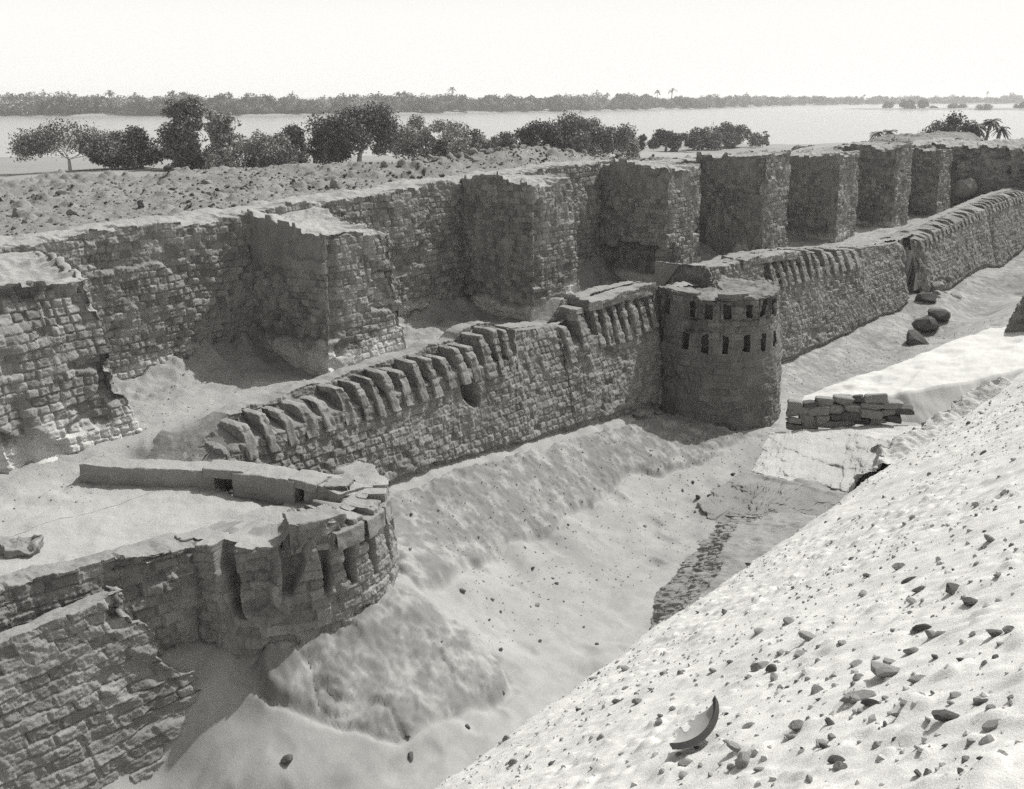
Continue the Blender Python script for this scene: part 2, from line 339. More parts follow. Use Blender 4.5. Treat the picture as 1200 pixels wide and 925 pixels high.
def plat_z(U, W):
    e = plat_edge(U)+1.2*vnoise(U*.35, W*.3, None, 71)
    t = TOPZ(U)
    heap = .38*np.exp(-(((U-5.0)/3.4)**2+((W+5.0)/1.2)**2))+.2*np.exp(-(((U-.5)/2.0)**2+((W+5.2)/1.0)**2))
    hill = .1*sm(33, 38, U)
    left = .0*sm(-9, -14, W)*sm(-3, -8, U)
    n = .08*fbm(U*.7, W*.7, None, 72, 4, .5)+.03*fbm(U*4, W*4, None, 73, 4, .6)+1.2*pebbles(U+.1*vnoise(U*5, W*5), W, .42, 74, .4, .6)+1.1*pebbles(U+.05*vnoise(U*9, W*9), W, .22, 75, .55, .6)-.16*sm(-4, -8, W)*sm(8, 0, U)
    amp = .35+.65*sm(-3.3, -4.4, W)
    z = t+heap+hill+left+n*amp
    z = z-.3*sm(-3.75, -3.1, W)
    g = far_z(U, W)
    k = sm(0, 1, (W-e)/np.interp(U, [0, 8], [6, 2.2])+1)
    return g+(z-g)*k
DSL = .76
def dump_z(U, W):
    foot = np.interp(U, [-30, -12, -9, -6.2, -4.2, -1, 1, 3.5, 6.3, 12, 30], [-2.6, -2.62, -2.8, -2.85, -2.62, -2.35, -2.1, -1.7, -1.1, -.3, 1.0])
    wf = 6.8+.955*(foot+4)
    z = foot+DSL*(W-wf)
    z = z-.9*sm(.9, -.6, W-wf)*np.clip(1.2-(W-wf), 0, 2)                             # roll-over at the toe
    z = z+.05*fbm(U*.5, W*.5, None, 81, 3)+.028*fbm(U*2, W*2, None, 82, 4)
    near = W-wf
    a = 1.0*pebbles(U*.8+.05*vnoise(U*9, W*9), W, .16, 84, .5, .6)+1.0*pebbles(U+.02*vnoise(U*20, W*20), W, .085, 85, .5, .6)+.3*pebbles(U, W*1.1, .34, 86, .22, .5)+.012*fbm(U*7, W*7, None, 87, 3, .6)
    a = a+.55*pebbles(U+.03*vnoise(U*12, W*12), W+.03*vnoise(U*12, W*12, None, 3), .055, 89, .6, .7)
    z = z+.85*a*(.25+.75*sm(-.6, .4, near))*(.5+.75*sm(-.4, .5, vnoise(U*.6, W*.6, None, 88)))
    return z
def hf(name, u0, u1, w0, w1, du, fn, mat, dw=None, saltfn=None):
    U, W = np.meshgrid(np.linspace(u0, u1, int((u1-u0)/du)+1), np.linspace(w0, w1, int((w1-w0)/(dw or du))+1))
    r = fn(U, W); extra = None
    if isinstance(r, tuple): r, extra = r
    me = mesh_np(name, uwz(U, W, r), grid_faces(*U.shape)[:, ::-1], mat, salt=extra)
    o = obj(name, me); o['kind'] = 'structure'; return o
#@@PART2
# ================================================================== GROUND
hf('terrace_ground', -21, 37, -2.7, 2.2, .05, terr_z, M_TERR)
hf('platform_ground', -20.5, -11.3, 2.1, 4.0, .04, lambda U, W: (terr_z(np.minimum(U, -11.65), W)[0]-.004, terr_z(np.minimum(U, -12.2), W)[1]), M_TERR)
hf('platform_ground', -13.4, -12.0, 3.95, 4.36, .04, lambda U, W: (terr_z(U, W*0+3.9)[0]-.004, U*0+1), M_TERR)
hf('platform_ground', -11.3, -9.8, 3.2, 4.3, .04, lambda U, W: (U*0-.43+.01*fbm(U*3, W*3), U*0+1), M_TERR)
hf('plateau_ground', -22, 46, -24, -3.0, .07, plat_z, M_PLAT)
hf('ditch_ground', -21, 46, 2.55, 11.5, .038, ditch_z, M_DITCH)
hf('sand_slope', -17.5, 14, 6.0, 17.5, .033, dump_z, M_DUMP)
def coarse(name, x0, x1, y0, y1, nx, ny, fn, mat, p=1.0):
    X, Y = np.meshgrid(np.linspace(x0, x1, nx), y0+(y1-y0)*np.linspace(0, 1, ny)**p)
    U, W = vd(X, Y); me = mesh_np(name, uwz(U, W, fn(U, W, X, Y)), grid_faces(*X.shape), mat)
    o = obj(name, me); o['kind'] = 'structure'; return o
def bank_fn(U, W, X, Y):
    z = far_z(U, W)
    inside = sm(-19, -16, -np.abs(W+12.5)*1.0-0)*0
    under = ((W > -21) & (U < 45))
    return np.where(under, np.minimum(z, -6.5), z)
coarse('river_bank', -150, 300, 25, 260, 460, 300, bank_fn, M_FAR)
RIV = -6.0
FARX = [-900, -300, -160, -60, 60, 170, 330, 480, 900]; FARY = [590, 600, 610, 690, 800, 960, 1250, 1420, 1600]
def far_shore(X): return np.interp(X, FARX, FARY)
def far_bank_fn(U, W, X, Y):
    s = Y-far_shore(X); return RIV-1.2+2.2*sm(-6, 14, s)+.9*sm(20, 90, s)+.35*fbm(X*.03, Y*.02, None, 91, 3)
coarse('far_bank', -1800, 2600, 560, 5200, 700, 260, far_bank_fn, M_FAR, 2.2)
def island_fn(U, W, X, Y):
    d = ((X-470)/185.0)**2+((Y-905)/45.0)**2
    return RIV-1.5+2.6*sm(1.25, .8, d+.15*vnoise(X*.03, Y*.05, None, 92))
coarse('river_island', 230, 720, 840, 970, 160, 60, island_fn, M_FAR)
mw, nt, b = new_mat('river_water'); N, L = nt.nodes.new, nt.links.new
b.inputs['Base Color'].default_value = G(.3); b.inputs['Roughness'].default_value = .25; b.inputs['IOR'].default_value = 1.33
tc = N('ShaderNodeTexCoord'); mp = N('ShaderNodeMapping'); mp.inputs['Scale'].default_value = (.25, .5, 1); L(tc.outputs['Object'], mp.inputs[0])
nz = N('ShaderNodeTexNoise'); nz.inputs['Scale'].default_value = .8; nz.inputs['Detail'].default_value = 4; L(mp.outputs[0], nz.inputs['Vector'])
bp = N('ShaderNodeBump'); bp.inputs['Strength'].default_value = .12; bp.inputs['Distance'].default_value = .1; L(nz.outputs['Fac'], bp.inputs['Height']); L(bp.outputs[0], b.inputs['Normal'])
coarse('river', -1800, 2600, 70, 3000, 40, 30, lambda U, W, X, Y: U*0+RIV, mw)
# ================================================================== FORTRESS WALL
FW = empty('fortress_wall', 10, -2.6, 0)
tag(FW, 'long high mud brick fortress wall with projecting buttresses, standing behind the terrace', 'fortress wall')
us = np.concatenate([np.arange(-22, 40.1, .5)])
def ring(us, w, z): return [(u, w(u) if callable(w) else w, z(u) if callable(z) else z) for u in us]
def salt_base(lim, amt=1.0, sd=3):
    def f(S, Z, P): return amt*sm(lim+.18, lim-.12, Z+.35*vnoise(P[..., 0]*1.3, P[..., 1]*1.3, Z*1.3, sd)+.1*vnoise(P[..., 0]*6, P[..., 1]*6, Z*6, sd+1))
    return f
def pits(sd, lo=.45, depth=.12, f=.9):
    return lambda S, Z, P: -depth*sm(lo, lo+.18, fbm(S*f, Z*f*1.3, None, sd, 3))
sheet_obj('wall_face', FW, M_BRICK, [ring(us, -2.28, -.3), ring(us, -2.5, lambda u: TOPZ(u)), ring(us, -3.7, lambda u: TOPZ(u)+.03)], [190, 20], .019, 100, .18, .145, ['f', 'c'], .05, .06, (.06, .018), .07, dent=pits(160, .5, .08), salt=salt_base(.3, .7), jag=.3)
BUT = [(-13.4, -11.1, 2.55, 2.85, .30), (-6.6, -4.55, 2.75, 3.05, .10), (0, 1.85, 3.5, 3.42, .12), (6.2, 8.15, 3.5, 3.5, .06), (12.3, 14.1, 3.6, 3.4, .05), (18.3, 20.15, 3.45, 3.2, .05), (24.1, 25.9, 3.45, 3.4, .08), (29.6, 31.4, 3.05, 3.05, .08)]
for k, (a, c, zt, zb, bat) in enumerate(BUT):
    m = (a+c)/2; e = bat; e2 = .12 if k in (1, 2) else .05
    def q(o, z, zz): return [(a-e2*o, -2.75, zz), (a-e2*o, 0+e*o, z), (c+e2*o*1.6, 0+e*o, z), (c+e2*o*1.6, -2.75, zz)]
    bot = q(1, -.35, -.35); top = q(-1 if k else -1.4, zt, zb)
    cap = [(m, -2.75, zb), (m, -.9, zt), (m, -.9, zt), (m, -2.75, zb)]
    dent = pits(170+k, .5, .07)
    if k == 0: dent = lambda S, Z, P: -.35*sm(1.6, 2.6, Z)*(.6+.6*vnoise(P[..., 0]*1.2, Z*1.5, None, 7))+pits(171, .35, .14)(S, Z, P)
    if k == 3:
        def dent(S, Z, P):
            edge = 1.2+.18*vnoise(S*1.7, S*0, None, 31)+.07*vnoise(S*6, S*0, None, 32)
            inr = sm(.15, .5, S)*sm(3.35, 3.0, S)
            return -.42*inr*sm(edge+.04, edge-.07, Z)*(1-.75*sm(.85, .0, Z))+pits(173, .5, .08)(S, Z, P)
    if k == 1:
        def dent(S, Z, P): return .05*sm(2.05, 2.12, Z+.1*vnoise(S*2, S*0, None, 33))*sm(2.9, 2.6, S)+pits(174, .45, .1)(S, Z, P)
    base_dent, wid_ = dent, c-a
    def dent(S, Z, P, bd=base_dent, wd=wid_, kk=k):                # chipped corners
        ch = sm(-.15, .45, fbm(Z*2.0+kk*7.3, Z*0, None, 66, 3))
        return bd(S, Z, P)-.13*ch*(np.exp(-((S-2.78)/.13)**2)+np.exp(-((S-2.78-wd)/.16)**2))
    pl = None
    if k in (3, 4, 5): pl = (lambda S, Z, kk=k: .55*sm(.1, .5, vnoise(S*.8, Z*.9, None, 60+kk)+.35)*sm(2.7, 2.4, S))
    if k == 1: pl = lambda S, Z: np.clip(.9*sm(2.0, 2.1, Z)*sm(2.9, 2.6, S)+.6*sm(.5, .2, Z), 0, 1)
    o = sheet_obj('buttress', FW, M_BRICK, [bot, top, cap], [200, 34], .019, 200+11*k, .185, .145, ['f', 'c'], .045, .05, (.05, .018), .07, pl, dent=dent, salt=salt_base({0: .35, 1: .55, 2: .45}.get(k, .25), .95, 5+k), jag=.6)
    o['label'] = ['eroded leftmost buttress with a crumbling sloped top', 'buttress with a smooth plastered upper flank and a white crusted foot', 'tall squared buttress left of the undercut one', 'buttress with a deep dark undercut in its flank', 'buttress just right of the undercut one, standing above the tower', 'buttress third from the right end', 'buttress second from the right end', 'rightmost and lowest small buttress'][k]
# the return at the far end of the wall
o = sheet_obj('gate_return', FW, M_BRICK, [[(35.2, -3, -.4), (35.1, 2.9, -.6), (40, 3.0, -.6)], [(35.5, -3, 3.15), (35.45, 2.6, 3.0), (40, 2.6, 3.2)], [(38, -3, 3.2), (38, .5, 3.3), (40, .5, 3.3)]], [110, 20], .035, 330, .26, .13, ['f', 'c'], .045, .06, (.14, .05), .16, dent=pits(331, .25, .3, .8), jag=1.2)
o['label'] = 'dark ruined return at the far end of the wall'
# ================================================================== RAMPART (outer wall)
def interp_px(pts, w):
    a = [atw(x, y, w) for x, y in pts]; a.sort(); return prof([p[0] for p in a], [p[1] for p in a])
WT, WB = 2.44, 2.66
def pier_mesh(ua, ub, zb, zt, seed, wb=WB+.03, wt=WT, wi=1.93):
    m = (ua+ub)/2; c = min(.03, (ub-ua)*.15); j = .025*(rng.random()-.5); j2 = .02*(rng.random()-.5)
    def lp(w, z, g): return [(ua+g, wi, z), (ua+g, w-c, z), (ua+g+c, w, z), (ub-g-c, w, z), (ub-g, w-c, z), (ub-g, wi, z)]
    bot = lp(wb+.06, zb-.25, -.02); mid = [(a_+j2, b_, c_) for a_, b_, c_ in lp(lerp(wb, wt, .55)+.03, lerp(zb, zt, .5), .0)]; top = [(a_+j, b_, c_) for a_, b_, c_ in lp(wt, zt, .015)]
    cap = [(m+j, wi, zt+.02)]+[(m+j, (wi+wt)/2, zt+.03)]*4+[(m+j, wi, zt+.02)]
    n_ = max(8, int((zt-zb)/.03))
    return sheet([bot, mid, top, cap], [n_, n_, 7], .018, seed, .34, .15, ['f', 'f', 'c'], .035, .0, (.025, .02), .012)
def coping_mesh(ua, ub, z0f, z1f, seed, w0=1.8, w1=2.52):
    us = np.linspace(ua, ub, max(2, int((ub-ua)/.3)+1))
    def lp(f): return [(ua, w0, f(ua))]+[(u, w1, f(u)) for u in us]+[(ub, w0, f(ub))]
    def ct(f): return [(ua+.05, w0, f(ua))]+[(u, (w0+w1)/2-.05, f(u)) for u in us]+[(ub-.05, w0, f(ub))]
    return sheet([ct(z0f), lp(z0f), lp(z1f), ct(z1f)], [4, 10, 8], .028, seed, .3, .12, ['c', 'f', 'c'], .03, .0, (.04, .02), .05, jag=.4)
def rampart(name, label, u0, u1, top, bot, openf, base, seed, slots, coped=None, wbase=3.12, dent=None, mat=None, endcap=None, low=None, fine=.0175):
    mat = mat or M_BRICK2
    r = empty(name, (u0+u1)/2, 2.6, base((u0+u1)/2)); tag(r, label, 'rampart wall')
    us = np.arange(u0, u1+.001, .1)
    o = np.array([openf(u) for u in us]); tz = top(us); bz = np.minimum(bot(us), tz-.1)
    r1 = [(u, lerp(WT, WB-.05, k), lerp(t, b_, k)) for u, k, t, b_ in zip(us, o, tz, bz)]
    r2 = [(u, lerp(WT-.12, 2.02, k), lerp(t, min(b_+.2, t-.05), k)) for u, k, t, b_ in zip(us, o, tz, bz)]
    r3 = [(u, lerp(WT-.2, 1.95, k), t) for u, k, t in zip(us, o, tz)]
    r4 = [(u, 1.55, t-.01) for u, t in zip(us, tz)]; r5 = [(u, .75, min(t-.03, .05)) for u, t in zip(us, tz)]
    wb = wbase if callable(wbase) else (lambda u: wbase)
    r0 = [(u, wb(u), base(u)-.5) for u in us]
    zh = float(np.mean(bz-np.array([base(u)-.5 for u in us])))
    rings = [r0, r1, r2, r3, r4, r5]
    bzf = np.array([base(u) for u in us]); dent0 = dent
    def dent(S, Z, P):                                      # undercut along the foot
        g = Z-np.interp(P[..., 0], us, bzf)-.05*vnoise(P[..., 0]*1.3, P[..., 0]*0, None, seed+3)-.02*vnoise(P[..., 0]*7, P[..., 0]*0, None, seed+4)
        return (dent0(S, Z, P) if dent0 else 0)-.11*sm(.17, .12, g)
    if endcap == 'left':
        rings = [[(q[0][0], .75, q[0][2] if i_ < 5 else q[0][2])]+q for i_, q in enumerate(rings)]
    sheet_obj('wall_body', r, mat, rings, [int(zh/fine), 12, 18, 10, 20], fine, seed, .19, .14, ['f', 'f', 'f', 'c', 'c'], .036, .03, (.035, .014), .05, dent=dent, salt=low)
    for i, (ua, ub) in enumerate(slots):
        m = (ua+ub)/2; t = float(top(m)); bb = min(float(bot(m)), t-.2)
        cp = coped is not None and coped[0] <= m <= coped[1]
        V, F, tn, sa = pier_mesh(ua, ub, bb, t-(.2 if cp else (.02+.16*rng.random()**2.5)), seed+200+i)
        child('pier', mesh_np('pier', V, F, mat, tn, sa), r)
    if coped is not None:
        V, F, tn, sa = coping_mesh(coped[0], coped[1], lambda u: float(top(u))-.23, lambda u: float(top(u))+.02, seed+500)
        child('coping', mesh_np('coping', V, F, mat, tn, sa), r)
    return r
topL = [(120, 552), (222, 516), (252, 506), (298, 488), (342, 475), (383, 458), (407, 453), (427, 443), (478, 425), (511, 417), (522, 409), (555, 402), (560, 393), (585, 383), (598, 382), (606, 388), (640, 384), (664, 382), (671, 372), (682, 355), (702, 351), (733, 341), (768, 334), (800, 325)]
botL = [(120, 570), (228, 538), (298, 519), (342, 504), (383, 488), (427, 477), (493, 455), (511, 450), (535, 437), (573, 429), (590, 424), (640, 415), (670, 412), (690, 395), (712, 393), (733, 387), (762, 373), (800, 360)]
tL0 = interp_px(topL, WT); tL = lambda u: np.minimum(tL0(u), -.40+.72*(np.asarray(u)+11.6)); bL = interp_px(botL, WB)
slx = [222, 252, 273, 298, 320, 342, 365, 387, 410, 428, 443, 459, 478, 494, 511, 528, 541, 555, 572, 584, 596]
slx2 = [655, 668, 690, 701, 712, 723, 733, 743, 753, 763]
def slot_u(xs, pts): 
    out = []
    for x in xs:
        y = np.interp(x, [p[0] for p in pts], [p[1] for p in pts])+18; out.append(atw(x+3, y, 2.5)[0])
    return out
def piers_from(su, fr=.235):
    out = []; 
    for a, c in zip(su[:-1], su[1:]): f1, f2 = fr*(.8+.4*rng.random()), fr*(.8+.4*rng.random()); out.append((a+f1*(c-a), c-f2*(c-a)))
    return out
su1 = slot_u(slx, topL); su2 = slot_u(slx2, topL)
def open1(u): return float(max(sm(su1[0]-.3, su1[0]-.2, u)*sm(su1[-1]+.2, su1[-1]+.1, u), sm(su2[0]-.12, su2[0]-.02, u)*sm(su2[-1]+.12, su2[-1]+.02, u)))
baseL = lambda u: float(DITCH(np.array([u]), np.array([3.05]))[0])
UB0, ZB0 = atw(552, 460, 2.72)
U_BR = su1[15]
def dentL(S, Z, P):
    d = np.hypot((P[..., 0]-UB0+.25*(Z-ZB0))/.2, (Z-ZB0)/.30)+.2*vnoise(S*5, Z*5, None, 44)
    return -.5*sm(1.1, .85, d)+pits(180, .55, .05)(S, Z, P)
psl = piers_from(su1)+piers_from(su2)
RL = rampart('rampart_wall', 'lower mud brick rampart with a row of slotted piers, left of the round tower', -11.6, 1.95, tL, bL, open1, baseL, 400, psl, (su2[2]-.12, 1.75), dent=dentL, endcap='left')
topR = [(806, 316), (850, 312), (887, 300), (945, 293), (1003, 291), (1030, 288), (1062, 283)]
botR = [(806, 336), (890, 334), (900, 331), (950, 318), (1003, 305), (1062, 295)]
tR = interp_px(topR, WT); bR = interp_px(botR, WB)
su3 = slot_u([896, 906, 915, 923, 931, 940, 948, 957, 966, 975, 984, 993, 1003], topR)
U3a = atw(812, 322, 2.3)[0]; U3b = atw(1064, 300, 2.5)[0]
def open2(u): return float(sm(su3[0]-.2, su3[0]-.1, u)*sm(su3[-1]+.2, su3[-1]+.1, u))
RR = rampart('rampart_wall', 'lower mud brick rampart with slotted piers, right of the round tower', max(4.4, U3a), U3b, tR, bR, open2, baseL, 700, piers_from(su3), (float(su3[0])-1.5, float(su3[4])), endcap='left',
    dent=lambda S, Z, P: -.25*sm(U3b-.9, U3b-.2, P[..., 0]+.4*vnoise(S*3, Z*3, None, 46))+pits(182, .5, .06)(S, Z, P))
topF = [(1050, 288), (1068, 281), (1101, 262), (1140, 245), (1173, 230), (1200, 222)]
botF = [(1050, 297), (1068, 291), (1101, 271), (1140, 253), (1173, 238), (1200, 230)]
tF = interp_px(topF, WT); bF = interp_px(botF, WB)
uf0 = U3b+.5; uf = np.arange(uf0+.3, 36.0, .46)+.12*(rng.random(len(np.arange(uf0+.3, 36.0, .46)))-.5)
RF = rampart('rampart_wall', 'dark far stretch of rampart with a toothed top, behind the crumbled gap', uf0, 37, tF, bF, lambda u: float(sm(uf[0]-.2, uf[0]-.1, u)), lambda u: float(DITCH(np.array([u]), np.array([3.4]))[0]), 900, piers_from(list(uf)), wbase=3.3, fine=.03,
    dent=lambda S, Z, P: -.2*sm(uf0+.8, uf0, P[..., 0]+.3*vnoise(S*3, Z*3, None, 47))-.14*np.exp(-((P[..., 0]-28.6+.35*(Z+.5))/.16)**2))
# ================================================================== ROUND TOWER
TC, TRT, TRB = (3.15, 3.4), 1.56, 1.82
TW = empty('round_tower', TC[0], TC[1], -2.4); tag(TW, 'round mud tower with two rows of loopholes, bulging from the rampart into the ditch', 'tower')
def circ(c, r, z, a0, a1, n=64): return [(c[0]+r*math.cos(R(a)), c[1]+r*math.sin(R(a)), z(a) if callable(z) else z) for a in np.linspace(a0, a1, n)]
A0, A1 = 235, -25
ZT = .93
tslots = []
for xs, y0, y1, hw in (([792, 820, 838, 858, 882, 898, 909], 351, 369, .095), ([788, 815, 836, 858, 881, 899, 911], 387, 407, .085)):
    for i, x in enumerate(xs):
        a = 150.8-math.degrees(math.asin(max(-1, min(1, (x-846)/71.5))))
        z1 = atw(858, y0, 4.2)[1]; z0 = atw(858, y1, 4.2)[1]
        tslots.append((a, z0+rng.normal()*.015, z1+rng.normal()*.02, hw*(1+.25*(rng.random()-.5))))
def t_hole(S, Z, P):
    ang = np.degrees(np.arctan2(P[..., 1]-TC[1], P[..., 0]-TC[0]))
    rad = np.hypot(P[..., 1]-TC[1], P[..., 0]-TC[0]); m = np.zeros(S.shape, bool)
    for a, z0, z1, hw in tslots:
        dd = (ang-a+180) % 360-180
        m |= (np.abs(np.radians(dd)*rad+.015*vnoise(Z*5, Z*0+a, None, 62)) < hw*1.05) & (Z > z0+.03*vnoise(S*9, S*0+a, None, 64)) & (Z < z1+.04*vnoise(S*8, S*0+a, None, 65)) & (rad > 1.3)
    return m
sheet_obj('tower_body', TW, M_PLAST, [circ(TC, TRB+.03, -3.0, A0, A1), circ(TC, TRT+.02, .05, A0, A1), circ(TC, TRT, lambda a: ZT-.03-.11*float(np.clip(vnoise(np.array([a*.06]), np.array([.5]), None, 58)[0]+.1, 0, 1))-.10*float(sm(5, 2, abs(a-163)))-.06*float(sm(6, 3, abs(a-113))), A0, A1), circ(TC, TRT-.3, ZT-.02, A0, A1), circ(TC, TRT-.5, ZT-.10, A0, A1), circ(TC, .15, ZT-.06, A0, A1)],
    [190, 60, 12, 8, 16], .0165, 600, .30, .165, ['f', 'f', 'c', 'c', 'c'], .036, .05, (.05, .018), .10,
    lambda S, Z: np.clip(.34*sm(.12, -.1, Z+.12*vnoise(S*1.5, Z*2, None, 48))+.3*sm(-.2, .5, vnoise(S*.8, Z*1.1, None, 47)), 0, 1), hole=t_hole,
    dent=lambda S, Z, P: -.05*sm(.2, .5, vnoise(S*1.4, Z*2.4, None, 49))*sm(.1, .3, Z)-.03*sm(.05, .0, np.abs(Z-.33+.03*vnoise(S*3, S*0, None, 50)))*sm(-.3, .1, Z))
def lining(c, r, a, z0, z1, hw, depth, tilt=.0):
    e = np.array([math.cos(R(a)), math.sin(R(a))]); t = np.array([-e[1], e[0]])
    V, F = [], []
    def pt(s, d, z): p = np.array(c)+e*(r-d)+t*s; V.append((p[0], -p[1], z)); return len(V)-1
    o = [pt(-hw, 0, z0), pt(hw, 0, z0), pt(hw, 0, z1), pt(-hw, 0, z1)]
    i = [pt(-hw*.8, depth, z0+.02), pt(hw*.8, depth, z0+.02), pt(hw*.8, depth, z1-.02), pt(-hw*.8, depth, z1-.02)]
    for k in range(4): F.append((o[k], o[(k+1) % 4], i[(k+1) % 4], i[k]))
    F.append(tuple(i)); return V, F
for a, z0, z1, hw in tslots:
    V, F = lining(TC, TRT+.01, a, z0-.07, z1+.08, hw+.06, .32)
    child('loophole', mesh_np('loophole', V, F, M_DARKH, smooth=False), TW)
ONE_ = lambda S, Z: np.ones_like(S)
def ringblock(name, root, mat, pts, th, z0, z1, seed, er=(.03, .02), side=1, L=.3, jag=.3, rub=.05, plaster=None):
    """low wall along pts (u,w); its seen face runs through pts, th is its thickness to the other side"""
    p = np.array(pts, float); d = np.gradient(p, axis=0); d /= np.linalg.norm(d, axis=1, keepdims=True)
    n = np.stack([-d[:, 1], d[:, 0]], 1)*side; q = p+n*th
    loop = np.concatenate([p, q[::-1], p[:1]])
    ar = np.sum(loop[:-1, 0]*loop[1:, 1]-loop[1:, 0]*loop[:-1, 1])
    cen = np.concatenate([(p+q)/2, ((p+q)/2)[::-1], ((p+q)/2)[:1]])
    if ar > 0: loop, cen = loop[::-1], cen[::-1]
    z0f = z0 if callable(z0) else (lambda u: z0); z1f = z1 if callable(z1) else (lambda u: z1)
    rb = [(a[0], a[1], z0f(a[0])) for a in loop]; rt = [(a[0]*.97+c[0]*.03, a[1]*.97+c[1]*.03, z1f(a[0])) for a, c in zip(loop, cen)]; rc = [(c[0], c[1], z1f(c[0])) for c in cen]
    hgt = abs(np.mean([x[2] for x in rt])-np.mean([x[2] for x in rb]))
    return sheet_obj(name, root, mat, [rb, rt, rc], [max(8, int(hgt/.022)), 8], .024, seed, L, .12, ['f', 'c'], .025, .0, er, rub, plaster, jag=jag)
def arc(c, r, a0, a1, n=8): return [(c[0]+r*math.cos(R(a)), c[1]+r*math.sin(R(a))) for a in np.linspace(a0, a1, n)]
ringblock('coping_slab', TW, M_PLAST, arc(TC, TRT-.05, 205, 170, 9), .3, ZT-.08, ZT+.03, 640, side=-1, jag=0, rub=.02, plaster=ONE_)
ringblock('coping_slab', TW, M_PLAST, arc(TC, TRT-.06, 150, 120, 9), .3, ZT-.10, ZT+.02, 641, side=-1, jag=0, rub=.02, plaster=ONE_)
# ================================================================== FRONT BASTION
BC, BRT, BRB = (-11.1, 4.1), 1.65, 1.78
BA = empty('ruined_bastion', BC[0], BC[1], -1.6); tag(BA, 'half round ruined bastion with flat sandy platform and broken parapet, nearest to the viewer', 'bastion')
PZ = -.36
grooves = [(174, .12, -1.38, .18, .06), (150, .12, -1.3, .32, -.10), (122, .16, -1.0, .24, .12), (106, .07, -1.1, .22, .03), (92, .085, -1.05, .4, -.05), (77, .08, -1.1, .42, -.05), (61, .08, -1.1, .42, -.05), (46, .07, -1.05, .38, -.05)]
def b_dent(S, Z, P):
    ang = np.degrees(np.arctan2(P[..., 1]-BC[1], P[..., 0]-BC[0])); d = 0
    for a, hw, z0, dp, lean in grooves:
        x = np.radians(ang-a)*BRT+lean*(Z+.7)*2+.045*vnoise(Z*5, Z*0+a, None, 52)
        w_ = hw*(.45+.55*sm(z0, -.5, Z))
        d = d-dp*sm(w_+.02, w_-.015, np.abs(x))*sm(z0-.05, z0+.05, Z)
    aw = ang+7*vnoise(Z*3, Z*0, None, 53)
    for a0, a1, st in ((170, 152, .05), (141, 128, -.07), (128, 121, .06), (112, 100, -.04)):           # masses that have slipped in or out
        d = d+st*sm(a1-1.5, a1+1.5, aw)*sm(a0+1.5, a0-1.5, aw)*sm(-1.3, -1.1, Z)
    return d+pits(185, .5, .06, 1.4)(S, Z, P)
PT = lambda a: PZ+.03+.22*float(sm(126, 116, a))+.03*math.sin(a*.13)
sheet_obj('bastion_wall', BA, M_BRICK2, [circ(BC, BRB+.05, -2.2, 186, 0), circ(BC, BRB, -1.5, 186, 0), circ(BC, BRT, PT, 186, 0), circ(BC, BRT-.5, lambda a: PT(a)-.02, 186, 0), circ(BC, BRT-.75, PZ+.02, 186, 0), circ(BC, .1, PZ+.02, 186, 0)],
    [44, 90, 20, 10, 40], .0135, 660, .36, .14, ['f', 'f', 'c', 'f', 'c'], .034, .03, (.04, .016), .03, dust=.75, dent=b_dent, jag=0, hfade=.10)
us = np.arange(-20, -12.59, .2)
RWt = lambda u: float(np.interp(u, [-20, -16, -14.2, -13, -12.5], [-.3, -.24, -.24, -.3, PZ]))
RWw = lambda u: float(np.interp(u, [-20, -15, -13.0, -12.6], [3.7, 4.0, 4.42, 4.45]))
sheet_obj('retaining_wall', BA, M_BRICK2, [ring(us, lambda u: RWw(u)+.12, -2.3), ring(us, RWw, RWt), ring(us, lambda u: RWw(u)-.45, lambda u: RWt(u)+.0), ring(us, lambda u: RWw(u)-.75, lambda u: -.42)], [130, 14, 12], .015, 680, .32, .15, ['f', 'c', 'c'], .035, .02, (.05, .02), .06, dent=pits(186, .4, .08, 1.4), jag=.3)
def fp(pts, z): return [atz(x, y, z) for x, y in pts]
for k, (px, h_, th) in enumerate((([(95, 567), (120, 568), (150, 569), (180, 570), (205, 572), (230, 573), (252, 575)], .30, .42), ([(274, 578), (290, 580), (310, 583), (330, 587), (345, 590)], .34, .45), ([(358, 590), (370, 593), (384, 598), (396, 604)], .32, .5))):
    ringblock('parapet', BA, M_TERR, fp(px, PZ), th, PZ-.15, PZ+h_, 690+k, er=(.025, .02), side=-1, jag=0, rub=.03, plaster=lambda S, Z: .6+0*S)
ringblock('parapet_lintel', BA, M_TERR, fp([(238, 553), (250, 554), (262, 555), (284, 557)], PZ+.30), .38, PZ+.22, PZ+.36, 694, side=-1, jag=0, rub=.02, plaster=ONE_)
ringblock('parapet_lintel', BA, M_TERR, fp([(338, 565), (352, 567), (368, 571)], PZ+.32), .40, PZ+.24, PZ+.37, 695, side=-1, jag=0, rub=.02, plaster=ONE_)
ringblock('parapet_stub', BA, M_BRICK2, arc(BC, BRT-.5, 62, 40, 5), .42, PZ-.1, PZ+.36, 698, side=-1, er=(.05, .04), jag=0, rub=.05)
ringblock('parapet_stub', BA, M_BRICK2, arc(BC, BRT-.52, 36, 22, 5), .42, PZ-.1, PZ+.30, 699, side=-1, er=(.05, .04), jag=0, rub=.05)
for x0, x1, y in ((250, 276, 576), (340, 362, 590)):
    a_, c_ = fp([(x0, y), (x1, y+(2 if x0 < 300 else 6))], PZ); ringblock('slit_shade_block', BA, M_DARKH, [(lerp(a_[0], c_[0], t)+.30, lerp(a_[1], c_[1], t)-.18) for t in (0, .33, .66, 1)], .1, PZ-.1, PZ+.26, 688, er=(.01, .01), side=-1, jag=0, rub=0, plaster=ONE_)  # dark block added behind each parapet gap, standing in for its shade
